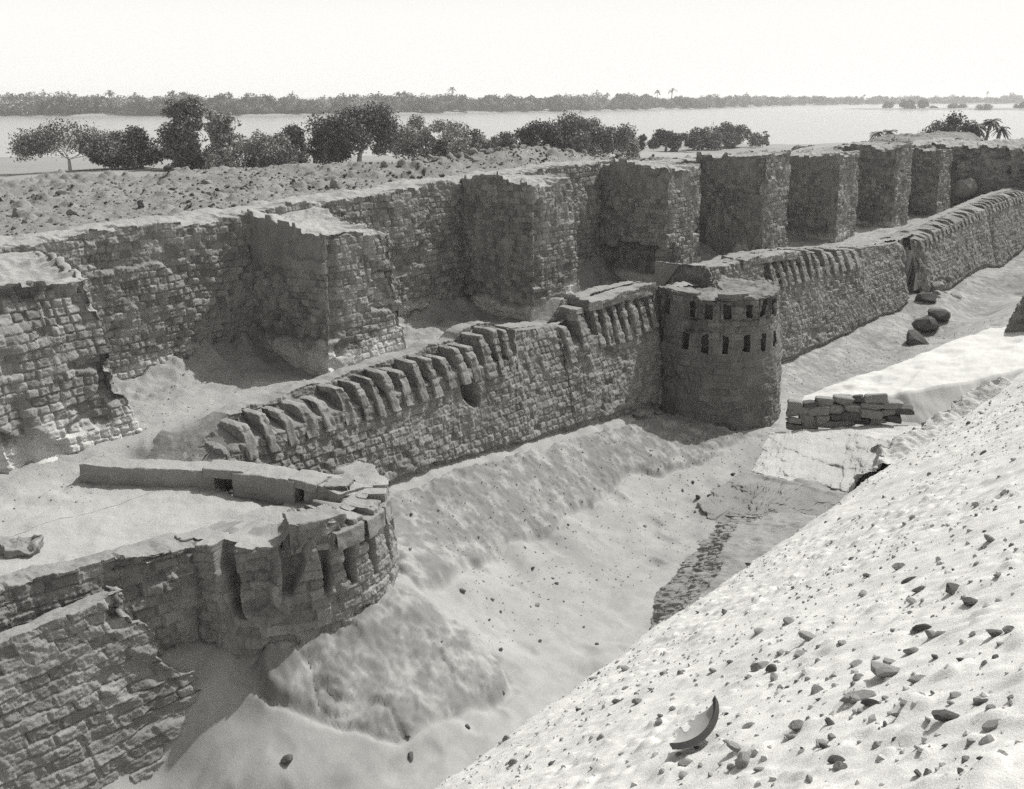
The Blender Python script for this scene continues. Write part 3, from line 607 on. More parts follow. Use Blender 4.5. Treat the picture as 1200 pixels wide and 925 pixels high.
ringblock('fallen_block', BA, M_BRICK2, arc(BC, BRT-.02, 121, 92, 9), .5, PZ-.1, PZ+.33, 696, side=-1, er=(.05, .04), jag=0, rub=.05)
for a0, a1 in ((100, 84), (82, 66), (64, 50)):
    ringblock('slit_lintel', BA, M_BRICK2, arc(BC, BRT+.07, a0, a1, 5), .4, PZ-.13, PZ+.14, 697+a0, side=-1, er=(.03, .03), jag=0, rub=.03, plaster=ONE_)
# ================================================================== BROKEN WALL BLOCK (front left)
FT = empty('brick_footing', *atz(30, 640, PZ), PZ); tag(FT, 'dark broken brick footing on the platform at the left edge of the photo', 'footing')
ringblock('footing', FT, M_BRICK2, fp([(-30, 640), (0, 648), (20, 652), (36, 650), (50, 640)], PZ), .35, PZ-.15, PZ+.08, 701, er=(.09, .07), side=-1, jag=.6, rub=.08)
BK = empty('broken_wall', -15, 4.8, -2.9); tag(BK, 'broken brick wall with slanting courses and a stepped end, in the lower left corner', 'wall')
u = np.arange(-20, -13.84, .2)
kt = lambda u: float(np.interp(u, [-20, -16, -15.2, -13.85], [-.72, -.58, -.52, -.46]))
n = len(u)
def stepend(z): return -13.75+.42*(-z-.5)
r0 = [(lerp(a, a*(1)+(stepend(-3.5)+13.85), (i/(n-1))**3), 5.30, -3.5) for i, a in enumerate(u)]
r1 = [(a, 4.74, kt(a)) for a in u]; r2 = [(a, 4.36, kt(a)-.05) for a in u]; r3 = [(a, 4.30, -2.2) for a in u]
def addend(r, du, w=4.3): return r+[(r[-1][0]-du, w, r[-1][2])]
rs = [addend(r0, .1), addend(r1, .05), addend(r2, .0, 4.28), addend(r3, 0, 4.25)]
def bk_dent(S, Z, P):
    c = np.floor((Z+.05*P[..., 0])/.155); o = np.zeros_like(c)
    return pits(188, .4, .06, 1.5)(S, Z, P)
def block_brick_obj():
    V, F, t, s = sheet(rs, [230, 20, 8], .013, 720, .33, .15, ['f', 'c', 'c'], .034, .03, (.035, .014), .04, dent=bk_dent, jag=.15, rand=.022)
    # the end is stepped: whole courses stick out by different amounts
    z = V[..., 2]; uu = V[..., 0]; c = np.floor(z/.15)
    k = sm(-15.0, -13.3, uu)
    V = V.copy(); V[..., 0] = uu+k*(.16*(_h(c, c*0, c*0, 721)-.5)*2+.05)
    return child('wall_body', mesh_np('wall_body', V, F, M_BRICK2, t, s), BK)
block_brick_obj()
# ================================================================== ROCK OUTCROPS ON THE FAR SIDE OF THE DITCH
def p3(l): return [(*atz(x, y, z), z) for x, y, z in l]
ONE = lambda S, Z: np.ones_like(S)
def rock(name, mat, label, rings, rows, ds, seed, er=(.12, .05), kinds=None, rub=.08, dent=None):
    c = np.mean(np.array(rings[0]), axis=0); r = empty(name, c[0], c[1], c[2]); tag(r, label, 'rock')
    V, F, t, s = sheet(rings, rows, ds, seed, .6, .3, kinds or ['f']*(len(rings)-2)+['c'], 0, 0, er, rub, ONE, dent=lambda S, Z, P: (dent(S, Z, P) if dent else 0)+.05*vnoise(Z*7+.6*vnoise(S*1.3, Z*0, None, seed), S*.5, None, seed+1)+.03*sm(-.1, .1, vnoise(Z*4+.3*S, S*.3, None, seed+2))-.05*sm(.05, .0, np.abs(vnoise(S*1.1, Z*.7, None, seed+3)))+.03*fbm(S*8, Z*8, None, seed+4, 4, .7))
    child('rock_face', mesh_np('rock_face', V, F, mat, t, s), r); return r
low = p3([(880, 552, -2.48), (925, 563, -2.44), (970, 571, -2.42), (1008, 583, -2.34), (1040, 600, -2.25), (1090, 625, -2.15)])
up = p3([(903, 508, -2.08), (945, 505, -1.98), (1000, 506, -1.9), (1045, 516, -1.78), (1080, 525, -1.6), (1140, 540, -1.4)])
strat = lambda S, Z, P: .035*vnoise(Z*9+P[..., 0]*.5, P[..., 1]*.4, None, 191)-.06*sm(.03, .0, np.abs(S-2.35+.12*vnoise(Z*5, Z*0, None, 192)))
rock('bedrock_ledge', M_LEDGE, 'pale cracked sandstone ledge below the dry stone wall', [[(a+.15, b+.1, -3.4) for a, b, z in low], low, up, [(a+1.2, b+1.2, z+.1) for a, b, z in up]], [46, 70, 24], .02, 750, (.10, .035), ['f', 'f', 'c'], .06, strat)
lo2 = p3([(822, 588, -2.8), (845, 612, -2.95), (838, 655, -3.1), (880, 650, -3.0), (960, 640, -2.9)])
hi2 = p3([(876, 552, -2.5), (900, 560, -2.46), (930, 567, -2.45), (965, 575, -2.42), (1010, 588, -2.35)])
rock('bedrock_outcrop', M_DARKR, 'grey bedrock face under the pale ledge, running into the ditch sand', [[(a, b-.1, -4.2) for a, b, z in lo2], lo2, hi2, [(a+.5, b+.4, z) for a, b, z in hi2]], [20, 70, 14], .02, 760, (.16, .07), None, .08)
lo3 = p3([(755, 738, -3.1), (766, 702, -3.1), (798, 660, -3.05), (826, 628, -3.0), (850, 600, -2.9)])
hi3 = p3([(792, 722, -2.55), (826, 688, -2.35), (850, 650, -2.3), (872, 622, -2.3), (895, 602, -2.32)])
rock('bedrock_outcrop', M_DARKR, 'dark grey bedrock lip half buried by the pale spoil slope', [[(a, b, -4.5) for a, b, z in lo3], lo3, hi3, [(a+.4, b+1.0, z+.1) for a, b, z in hi3]], [14, 50, 26], .02, 770, (.12, .05), None, .07)
lo4 = p3([(1005, 560, -2.0), (1040, 540, -1.9), (1075, 515, -1.75), (1120, 490, -1.45), (1165, 462, -1.1)])
hi4 = p3([(1020, 545, -1.65), (1050, 520, -1.5), (1090, 490, -1.25), (1130, 465, -.95), (1175, 440, -.6)])
rock('bedrock_outcrop', M_LEDGE, 'pale broken rock bank along the upper edge of the spoil slope', [[(a, b-.2, -3.2) for a, b, z in lo4], [(a, b, z-.1) for a, b, z in lo4], hi4, [(a+.8, b+1.0, z-.2) for a, b, z in hi4]], [20, 44, 26], .022, 778, (.22, .10), ['f', 'f', 'c'], .16)
# drift sand and the ground beyond it
dl = p3([(938, 470, -2.15), (1000, 466, -1.85), (1060, 458, -1.6), (1120, 448, -1.35), (1200, 432, -1.0), (1240, 424, -.85)])
dc = p3([(943, 463, -2.1), (1000, 441, -1.72), (1060, 421, -1.42), (1120, 399, -1.15), (1200, 374, -.85), (1240, 362, -.7)])
db = [(a+1.8, b-.9, z-1.5) for a, b, z in dc]
V, F, t, s = sheet([[(a-.5, b+.7, z-.7) for a, b, z in dl], dl, dc, db], [10, 60, 24], .035, 780, .5, .2, ['c', 'c', 'c'], 0, 0, (.0, .0), .03, ONE)
V = V.copy(); V[..., 2] += .05*fbm(V[..., 0]*.8, V[..., 1]*.8, None, 781, 3)-.035*np.clip(vnoise(V[..., 0]*2.5, V[..., 1]*2.5, None, 782)-.2, 0, 1)*2
o = obj('sand_drift', mesh_np('sand_drift', V, F, M_DRIFT, t, s)); o['kind'] = 'structure'
# ================================================================== STONES
def rock_mesh(name, seed, mats, sub=2, flat=.7, box=0):
    bm = bmesh.new(); bmesh.ops.create_icosphere(bm, subdivisions=sub, radius=1)
    co = np.array([v.co[:] for v in bm.verts]); r = np.random.default_rng(seed)
    if box: co = np.sign(co)*np.abs(co)**.28*.8
    for k in range(5 if box else 11):                  # cut facets
        nrm = r.normal(size=3); nrm /= np.linalg.norm(nrm); dist = (.78 if box else .5)+.3*r.random()
        dd = co@nrm; co = co-np.outer(np.clip(dd-dist, 0, 9), nrm)
    co *= (1+.12*fbm(co[:, 0]*1.6+seed, co[:, 1]*1.6, co[:, 2]*1.6, seed, 3))[:, None]
    co *= np.array([1, .55+.35*r.random(), flat*(.6+.5*r.random())])
    for v, c in zip(bm.verts, co): v.co = c
    me = bpy.data.meshes.new(name); bm.to_mesh(me); bm.free(); me.materials.append(mats)
    me.polygons.foreach_set('use_smooth', [sub > 2 and not box]*len(me.polygons)); me.update()
    return me
def ground_z(u, w, which):
    f = {'dump': dump_z, 'ditch': lambda a, b: ditch_z(a, b)[0], 'plat': plat_z, 'terr': lambda a, b: terr_z(a, b)[0]}[which]
    return float(f(np.array([u]), np.array([w]))[0])
VAR = {m: [rock_mesh('stone', 900+i+37*k, mm, 2) for i in range(7)] for k, (m, mm) in enumerate((('g', M_STONE), ('d', M_STONED), ('p', M_STONEP)))}
def stone(u, w, size, which, mat='g', label='', group=None, rz=None, sink=.35, tilt=.35, me=None, sc=None, name='stone', zz=None):
    o = bpy.data.objects.new(name, me or VAR[mat][rng.integers(7)]); link(o)
    z = ground_z(u, w, which) if zz is None else zz
    s = size/2
    o.scale = sc or (s*(.85+.4*rng.random()), s*(.85+.4*rng.random()), s*(.8+.5*rng.random()))
    o.location = (u, -w, z+s*(.14 if which == 'dump' else .3)*(1-sink*.5)*(1 if zz is None else 1.6))
    o.rotation_euler = (rng.normal()*tilt, rng.normal()*tilt, rng.random()*6.28 if rz is None else rz)
    return tag(o, label, 'stone', group)
def march(x, y, fn, t0, t1):
    r = ray(x, y); t = np.linspace(t0, t1, 900)/FPX
    U, W, Z = CU+r[0]*t, CW+r[1]*t, H+r[2]*t
    hit = np.nonzero(Z < fn(U, W)+.01)[0]; i = hit[0] if len(hit) else len(t)-1
    return float(U[i]), float(W[i]), float(t[i]*FPX)
def dump_at(x, y): return march(x, y, dump_z, 2, 32)
def ditch_at(x, y): return march(x, y, lambda a, b: ditch_z(a, b)[0], 9, 45)
# named stones of the spoil slope: pixel, width in pixels, tone, label
BIG = [((1006, 816), 38, 'g', 'light topped angular stone with a dark underside on the spoil slope', .3), ((1110, 843), 40, 'd', 'long dark stone lying aslant near the right edge of the spoil slope', .9),
    ((1152, 822), 20, 'd', 'small dark stone just up the slope from the long dark one', .9), ((1040, 788), 42, 'g', 'broken grey stone cluster block in the middle of the spoil slope', .2), ((1075, 795), 22, 'g', 'grey stone just right of the broken stone block', .4),
    ((892, 782), 26, 'g', 'upright grey stone left of the pale pair on the spoil slope', .2), ((940, 766), 22, 'g', 'lower grey stone of the standing pair above the potsherd', .2), ((950, 748), 26, 'g', 'upper grey stone of the standing pair above the potsherd', .2),
    ((1081, 738), 24, 'd', 'dark wedge stone pointing down slope, alone in pale sand', .7), ((1117, 694), 24, 'd', 'dark blocky stone with a flat top high on the slope', .4), ((1138, 707), 22, 'd', 'rounded dark grey stone right of the blocky one', .3), ((1077, 693), 18, 'd', 'flat dark stone beside a thin dark slab', .4), ((1066, 680), 18, 'd', 'thin dark slab above the flat dark stone', .8),
    ((1168, 744), 26, 'd', 'dark split stone at the right edge of the photo', .3), ((928, 865), 18, 'g', 'small grey stone right of the potsherd', .3), ((967, 876), 16, 'd', 'small dark pointed stone down slope of the light topped one', .3), ((1055, 665), 20, 'g', 'elongated grey stone at mid height on the slope', .7), ((1160, 633), 20, 'g', 'grey stone at the upper right edge of the slope', .5), ((1017, 675), 13, 'd', 'little dark cube of stone above the grey scatter', .3), ((1070, 705), 20, 'p', 'pale grey stone below the flat dark stone', .4)]
ALR = R(90-0)
for (p, wpx, m, lab, el) in BIG:
    u_, w_, d_ = dump_at(*p)
    s = wpx*d_/FPX
    stone(u_, w_, s*1.05, 'dump', m, lab, None, rz=R(140)+rng.normal()*.3, sc=(s*.62, s*(.62-.3*el), s*(.5-.12*el)), tilt=.25)
GD = 'grey stones scattered on the spoil slope'
cnt = 0
while cnt < 170:
    x, y = 560+630*rng.random(), 470+440*rng.random()
    u_, w_, d_ = dump_at(x, y)
    if d_ > 25 or w_ < 7.6 or d_ < 3.5: continue
    k = rng.random()**2.2
    stone(u_, w_, (.05+.10*k)*(1 if d_ > 6 else .8), 'dump', 'g' if rng.random() < .72 else 'd', 'small grey stone scattered on the pale spoil slope', GD, rz=R(140)+rng.normal()*.7, tilt=.3); cnt += 1
# floor of the ditch
DS = [((832, 582), 9), ((846, 586), 8), ((824, 590), 9), ((812, 566), 7), ((838, 574), 6), ((818, 584), 10), ((843, 571), 6), ((859, 557), 8), ((827, 597), 7), ((800, 575), 6), ((815, 600), 5)]
for p, s in DS:
    u_, w_, d_ = ditch_at(*p); stone(u_, w_, s*d_/FPX, 'ditch', 'd', 'dark stone in the loose cluster on the ditch sand below the ledge', 'dark stones below the ledge')
for p, s, lab in [((338, 894), 17, 'dark stone alone on sand beside the broken wall'), ((481, 888), 11, 'larger dark stone near the bottom of the ditch'), ((478, 867), 8, 'small dark stone above the larger one at the ditch bottom'), ((548, 852), 10, 'grey stone at the foot of the spoil slope'), ((590, 815), 6, 'dark stone beside the tip of the rock tongue'), ((587, 763), 9, 'dark stone on the edge of the rock tongue'), ((633, 752), 6, 'lone dark stone in the middle of the ditch sand'), ((700, 755), 6, 'lone dark stone on sand near the spoil slope edge'), ((652, 684), 7, 'flat dark stone on the upper ditch sand'), ((577, 704), 6, 'round dark stone at the left of the ditch sand'), ((573, 728), 6, 'dark stone below the round one on the ditch sand'), ((587, 717), 6, 'thin dark stone between two round ones on the ditch sand')]:
    u_, w_, d_ = ditch_at(*p); stone(u_, w_, s*d_/FPX, 'ditch', 'd', lab)
GULB = rock_mesh('boulder', 5101, M_STONED, 2, .9, 0)
for (x, y, s, lab) in ((1072, 402, .8, 'dark boulder in the far ditch, nearest of the three above the sand drift'), (1084, 384, 1.0, 'largest dark boulder in the far ditch above the sand drift'), (1098, 372, .8, 'dark boulder in the far ditch, farthest of the three'), (1088, 352, .7, 'dark boulder against the foot of the far rampart')):
    u_, w_, d_ = ditch_at(x, y); stone(u_, w_, s, 'ditch', 'd', lab, name='boulder', sc=(s*.75, s*.6, s*.5), tilt=.2, me=GULB)
for k in range(36):
    x, y = 480+340*rng.random(), 600+290*rng.random(); u_, w_, d_ = ditch_at(x, y)
    if w_ > 7 or w_ < 3.4: continue
    stone(u_, w_, .05+.09*rng.random()**2, 'ditch', 'd' if rng.random() < .6 else 'g', 'small stone lying loose on the ditch floor', 'small stones on the ditch floor')
for p, s in [((745, 487), 20), ((757, 489), 18), ((752, 480), 15), ((764, 482), 14), ((738, 482), 12)]:
    u_, w_, d_ = ditch_at(*p); stone(u_, max(w_, 3.12), s*d_/FPX, 'ditch', 'g', 'brown stone in the little pile at the rampart foot left of the tower', 'stones piled at the rampart foot')
u_, w_, d_ = ditch_at(798, 470); stone(u_, w_, .16, 'ditch', 'p', 'small white stone in the corner between tower and rampart')
# loose bricks and stones on the wall heads and the plateau
GB = 'loose broken bricks heaped on the wall top'
for k in range(80):
    u_ = 4.9+rng.normal()*2.7; w_ = -5.2-abs(rng.normal())*.9+.3
    stone(u_, w_, .18+.22*rng.random(), 'plat', 'g', 'broken mud brick in the rubble heap on top of the wall', GB, name='broken_brick', tilt=.7)
for k in range(60):
    u_ = -16+14*rng.random(); w_ = -4-9.5*rng.random()
    stone(u_, w_, .15+.3*rng.random()**2, 'plat', 'g' if rng.random() < .6 else 'd', 'rubble stone lying on the plateau behind the left half of the wall', 'rubble on the plateau')
for k in range(26):
    u_ = 8+26*rng.random(); w_ = -3.0-2.2*rng.random()
    stone(u_, w_, .15+.25*rng.random(), 'plat', 'g', 'rubble stone on top of the wall, right of the undercut buttress', 'rubble on the wall top')
for k in range(24):
    u_ = 20.4+1.5*rng.random(); w_ = 1.6+2.4*rng.random(); z = .3-1.1*(w_-1.6)+.1*rng.random()
    stone(u_, w_, .3+.35*rng.random(), 'terr', 'g', 'tumbled stone in the crumbled gap between the two right hand rampart stretches', 'tumbled stones in the rampart gap', zz=min(z, .3))
u_, w_ = atw(1141, 212, .2)[0], .2
stone(34.6, -.3, 1.3, 'terr', 'g', 'big pale rounded boulder against the dark return at the far right', zz=.75, sc=(.8, .75, .85), sink=.0)
# gravel: the countless rest
def gravel(name, pts, sizes, mat, label):
    base = rock_mesh('tmp', 77, mat, 1); bv = np.array([v.co[:] for v in base.vertices]); bf = np.array([p.vertices[:] for p in base.polygons])
    Vs, Fs = [], []
    for i, (p, s) in enumerate(zip(pts, sizes)):
        e = Euler((rng.normal()*.5, rng.normal()*.5, rng.random()*6.28)).to_matrix(); M = np.array(e)
        Vs.append((bv*np.array([.7+.6*rng.random(), .7+.6*rng.random(), .7+.6*rng.random()])*s)@M.T+p); Fs.append(bf+i*len(bv))
    me = mesh_np(name, np.concatenate(Vs), np.concatenate(Fs), mat, smooth=False); bpy.data.meshes.remove(base)
    return tag(obj(name, me), label, 'gravel', None, 'stuff')
def on(which, U, W):
    f = {'dump': dump_z, 'ditch': lambda a, b: ditch_z(a, b)[0], 'plat': plat_z, 'terr': lambda a, b: terr_z(a, b)[0]}[which]; return uwz(U, W, f(U, W))
n = 15000
U = -17+21*rng.random(n); W = 7+9.5*rng.random(n); s = .009+.042*rng.random(n)**3.2
keep = (W > 7.2+.12*(U+10)) & (fbm(U*.7, W*.7, None, 301, 3)+.9*rng.random(n) > .15)
P = on('dump', U, W); kg = keep & (rng.random(n) < .38); kp = keep & ~kg
gravel('gravel', P[kg], s[kg]*.9, M_STONE, 'fine grey gravel strewn over the pale spoil slope'); gravel('gravel', P[kp]-np.array([0, 0, .006]), s[kp]*1.25, M_CLOD, 'pale clods of sandy earth strewn over the spoil slope')
n = 8000; U = -12+30*rng.random(n); W = 3.2+3.6*rng.random(n); s = .008+.032*rng.random(n)**4; keep = (np.hypot(U-BC[0], W-BC[1]) > 2.9) & (np.hypot(U-TC[0], W-TC[1]) > 1.8)
P = on('ditch', U, W); gravel('gravel', P[keep], s[keep], M_STONE, 'fine gravel and grit on the rocky ditch sides')
n = 15000; U = -20+56*rng.random(n); W = -3.1-11*rng.random(n)**1.5; s = .02+.07*rng.random(n)**2.5
P = on('plat', U, W); kd = fbm(U*.8, W*.8, None, 305, 3)+.5*rng.random(n) > .35
gravel('rubble', P[~kd], s[~kd], M_STONE, 'small grey brick rubble strewn on the plateau and wall heads'); gravel('rubble', P[kd], s[kd]*1.35, M_STONED, 'dark brick rubble lying in patches on the plateau')
n = 4000; U = -14+48*rng.random(n); W = -2.4+4.2*rng.random(n); s = .012+.035*rng.random(n)**3; keep = W < 1.9
P = on('terr', U, W); gravel('rubble', P[keep], s[keep], M_STONE, 'small crumbs of brick on the terrace')
# dry stone wall
DW = empty('dry_stone_wall', *atz(990, 497, -1.95), -1.95); tag(DW, 'low dry stone wall of rough grey blocks on the ledge right of the tower', 'stone wall')
a = np.array(atz(922, 505, -2.1)); c = np.array(atz(1062, 493, -1.75)); ln = np.linalg.norm(c-a); tdir = (c-a)/ln; nd = np.array([-tdir[1], tdir[0]])
for k in range(4):
    x = 0
    while x < ln-.15-.12*k:
        wd = .26+.3*rng.random(); t = (x+wd/2)/ln
        zb = -2.12+.34*t+k*.175
        if zb < lerp(-1.1, -1.35, t):
            p = a+tdir*(x+wd/2)+nd*(-.05-.03*k*1+.05*rng.normal())
            me = rock_mesh('stone', 1200+int(rng.integers(9999)), M_STONE if rng.random() < .8 else M_STONED, 3, 1.0, 1)
            o = link(bpy.data.objects.new('stone', me), DW); o.location = Vector((p[0], -p[1], zb+.09))-Vector(DW.location)
            o.scale = (wd*.66, .26, .125+.02*rng.random()); o.rotation_euler = (rng.normal()*.1, rng.normal()*.1, math.atan2(-tdir[1], tdir[0])+rng.normal()*.12)
        x += wd*.97
GUL = [rock_mesh('stone', 5000+k, M_STONE if k % 3 else M_STONED, 3, 1.0, 1) for k in range(6)]
for (x, y, z, s) in ((1012, 578, -2.25, .55), (1024, 566, -2.15, .6), (1036, 555, -2.0, .55), (1048, 544, -1.9, .5), (1004, 588, -2.35, .4), (1030, 574, -2.2, .5)):
    p = atz(x, y, z); stone(p[0]+.1, p[1]+.15, s, 'dump', 'g', 'rough block in the rocky gully along the top edge of the spoil slope', 'blocks in the gully', zz=z-.15, me=GUL[int(s*10) % 6], tilt=.3)
for k in range(24):
    t = rng.random(); x, y = lerp(1010, 1180, t), lerp(545, 452, t)-4*rng.random()*3; z = lerp(-2.0, -1.0, t); p = atz(x, y, z)
    stone(p[0], p[1], (.12+.3*rng.random()**2), 'dump', 'g' if rng.random() < .7 else 'd', 'rough block in the rocky gully along the top edge of the spoil slope', 'blocks in the gully', zz=z-.12, me=GUL[k % 6], tilt=.4)
# ruined lump at the right edge
p = atz(1200, 384, -.75); RU = empty('mud_ruin', p[0]+1.2, p[1], -.7); tag(RU, 'dark crumbling lump of mud wall at the right edge above the sand drift', 'ruin')
q = [(p[0]-.3, p[1]+1.4, 0), (p[0]-.2, p[1]-.4, 0), (p[0]+2.0, p[1]-.6, 0)]
q = q[::1]
sheet_obj('wall_body', RU, M_PLAST, [[(a_, b_, -1.6) for a_, b_, _ in [(p[0]+2.2, p[1]-.9, 0), (p[0]+.2, p[1]-.6, 0), (p[0]-.3, p[1]+1.5, 0)]][::-1][::-1] if False else [(p[0]-.3, p[1]+1.6, -1.6), (p[0]-.25, p[1]-.5, -1.6), (p[0]+2.4, p[1]-.9, -1.6)][::-1],
    [(p[0]+2.2, p[1]-.6, .2), (p[0]+.1, p[1]-.2, .05), (p[0]+.0, p[1]+1.5, .2)], [(p[0]+2.2, p[1]+.6, .3), (p[0]+1.2, p[1]+.5, .2), (p[0]+1.2, p[1]+1.5, .3)]], [60, 16], .035, 790, .3, .13, ['f', 'c'], .04, .05, (.16, .06), .15, dent=pits(195, .2, .2))
# ================================================================== POTSHERD
u_, w_, d_ = dump_at(812, 872)
nrm = Vector((0, DSL, 1)).normalized(); e1 = Vector((SA, -CA, 0)); e1 = (e1-nrm*e1.dot(nrm)).normalized(); e2 = nrm.cross(e1)
def dish(r0, r1, nr, zf, off, th, a0, a1, ragged):
    V, F = [], []; ang = np.linspace(a0, a1, 56); t_ = np.linspace(0, 1, nr)
    for s in (0, 1):
        for t in t_:
            for a_ in ang:
                rr = lerp(r0*(1+ragged*vnoise(np.array([a_*.05]), np.array([1.0]), None, 5)[0]), r1, t); hgt = zf(rr)-s*th
                V.append(tuple(e1*(rr*math.cos(R(a_)))+e2*(rr*math.sin(R(a_))+.10)+nrm*(hgt+.72*(rr*math.sin(R(a_))+.30))))
    nA, nP = len(ang), nr; I = lambda s, i, j: s*nA*nP+i*nA+j
    for s in (0, 1):
        for i in range(nP-1):
            for j in range(nA-1): F.append((I(s, i, j), I(s, i, j+1), I(s, i+1, j+1), I(s, i+1, j)))
    for i in range(nP-1):
        for j in (0, nA-1): F.append((I(0, i, j), I(1, i, j), I(1, i+1, j), I(0, i+1, j)))
    for j in range(nA-1):
        for i in (0, nP-1): F.append((I(0, i, j), I(0, i, j+1), I(1, i, j+1), I(1, i, j)))
    return np.array(V), F
zf = lambda r_: -.05+.09*max(0, (r_-.10)/.2)**2
V, F = dish(.10, .29, 14, zf, 0, .02, -128, -22, .5)
PSH = obj('potsherd', mesh_np('potsherd', V, F, M_POTIN)); tag(PSH, 'curved dark rimmed sherd of a broken bowl lying in the pale sand', 'potsherd')
PSH.location = (u_, -w_, ground_z(u_, w_, 'dump')+.01)
V, F = dish(.285, .318, 5, lambda r_: zf(r_)+.012, 0, .05, -124, -20, .0)
obj('rim', mesh_np('rim', V, F, M_POT), PSH)
# ================================================================== TREES
def leaves(centers, radii, n, size, seed, hollow=.45, flat=.8):
    r = np.random.default_rng(seed); cs = np.array(centers, float); rr = np.array(radii, float)
    if rr.ndim == 1: rr = np.stack([rr, rr, rr*flat], 1)
    wgt = rr.prod(1)**.72; k = r.choice(len(cs), n, p=wgt/wgt.sum())
    d = r.normal(size=(n, 3)); d /= np.linalg.norm(d, axis=1, keepdims=True)
    rad = (hollow+(1-hollow)*r.random(n)**.7)*(1+.22*r.normal(size=n)*.6)
    p = cs[k]+d*rr[k]*rad[:, None]
    g = fbm(p[:, 0]*.9+seed, p[:, 1]*.9, p[:, 2]*.9, seed, 3)      # gaps
    p = p[g > -.42]; n = len(p)
    a = r.normal(size=(n, 3)); a /= np.linalg.norm(a, axis=1, keepdims=True); b_ = np.cross(a, r.normal(size=(n, 3))); b_ /= np.linalg.norm(b_, axis=1, keepdims=True)
    s = size*(.6+.8*r.random(n))[:, None]
    V = np.stack([p-a*s, p+b_*s*.45, p+a*s, p-b_*s*.45], 1).reshape(-1, 3)
    return V, np.arange(4*n).reshape(-1, 4)
def tubes(paths, seg=7):
    V, F = [], []
    for pts in paths:
        base = len(V)
        for i, (x, y, z, r_) in enumerate(pts):
            for k in range(seg):
                t = 2*math.pi*k/seg; V.append((x+r_*math.cos(t), y+r_*math.sin(t), z))
        for i in range(len(pts)-1):
            for k in range(seg): F.append((base+i*seg+k, base+i*seg+(k+1) % seg, base+(i+1)*seg+(k+1) % seg, base+(i+1)*seg+k))
    return V, F
def limb(a, b_, r0, r1, n=5, bend=.15, r=None):
    out = []
    off = r.normal(size=3)*bend*np.linalg.norm(np.array(b_)-np.array(a))*.5
    for i in range(n):
        t = i/(n-1); p = np.array(a)*(1-t)+np.array(b_)*t+off*math.sin(math.pi*t)*np.array([1, 1, .3]); out.append((*p, r0*(1-t)+r1*t))
    return out
HEAD = math.atan2(SA, CA)     # heading of the photographer, about Z in Blender axes
def tree(x, ybase, D, width_px, ytop, kind, label, seed, cat='tree', name='tree', mat=None, n=5200, leaf=.2, trunk=.22, group=None, bare=0.0, bark=None, lean=0):
    X = (x-CX)/1250*D; Y = D; u_, w_ = vd(X, Y)
    dl = math.hypot(Y, X)
    zb = H-(ybase-HOR)/1250*Y; h_ = (ybase-ytop)/1250*Y; wd = width_px/1250*Y
    gz = float(far_z(np.array([u_]), np.array([w_]))[0]); zb = min(zb, gz+.3) if ybase > 0 else gz; zb2 = gz
    h_ = H-(ytop-HOR)/1250*Y-zb2
    wd *= 1.3 if kind != 'bush' else 1.5; n = int(n*1.8); h_ *= 1.0 if kind == 'acacia' else 1.12
    r = np.random.default_rng(seed); root = empty(name, u_, w_, zb2); root.rotation_euler = (0, 0, HEAD-math.pi/2); tag(root, label, cat, group)
    cs, rs_ = [], []
    if kind == 'acacia':
        for k in range(26):
            a, q = r.random()*6.28, r.random()**.5; xx, yy = q*wd*.42*math.cos(a), q*wd*.34*math.sin(a); top = h_*(.80-.28*q*q)+h_*.06*r.normal()
            cs.append((xx+lean*wd*.1, yy, top)); rs_.append(wd*(.10+.07*r.random()))
    elif kind == 'poplar':
        for k in range(34):
            t = (k+r.random())/34; a = r.random()*6.28; q = wd*.34*(1-.5*t)*(.35+.65*r.random())
            cs.append((q*math.cos(a), q*math.sin(a), h_*(.08+.80*t))); rs_.append(wd*(.11+.10*r.random())*(1.1-.4*t))
    else:
        for k in range(30):
            a, q = r.random()*6.28, r.random()**.5; t = r.random(); m_ = math.sqrt(max(0, 1-q*q*.8))
            cs.append((q*wd*.42*math.cos(a), q*wd*.34*math.sin(a), h_*(.14+.74*t*m_))); rs_.append(min(wd, h_*1.4)*(.11+.10*r.random()))
    V, F = leaves(cs, rs_, int(n*2.1), leaf*.72, seed, .3)
    V[:, 2] = np.maximum(V[:, 2], .05)
    obj('crown', mesh_np('crown', V, F, mat or M_LEAF, smooth=False), root)
    st = (0.0, 0.0, -.3); fork = (lean*.2, 0, h_*(.28 if kind == 'acacia' else .35)); paths = []
    ns = 3 if kind == 'acacia' else 2
    paths.append(limb(st, fork, trunk*1.25, trunk*.8, 6, .12, r))
    order = sorted(range(len(cs)), key=lambda i: r.random())[:10]
    for i in order: paths.append(limb(fork, cs[i], trunk*.5, trunk*.1, 5, .2, r))
    V, F = tubes(paths); obj('trunk', mesh_np('trunk', V, F, bark or M_BARK), root)
    return root
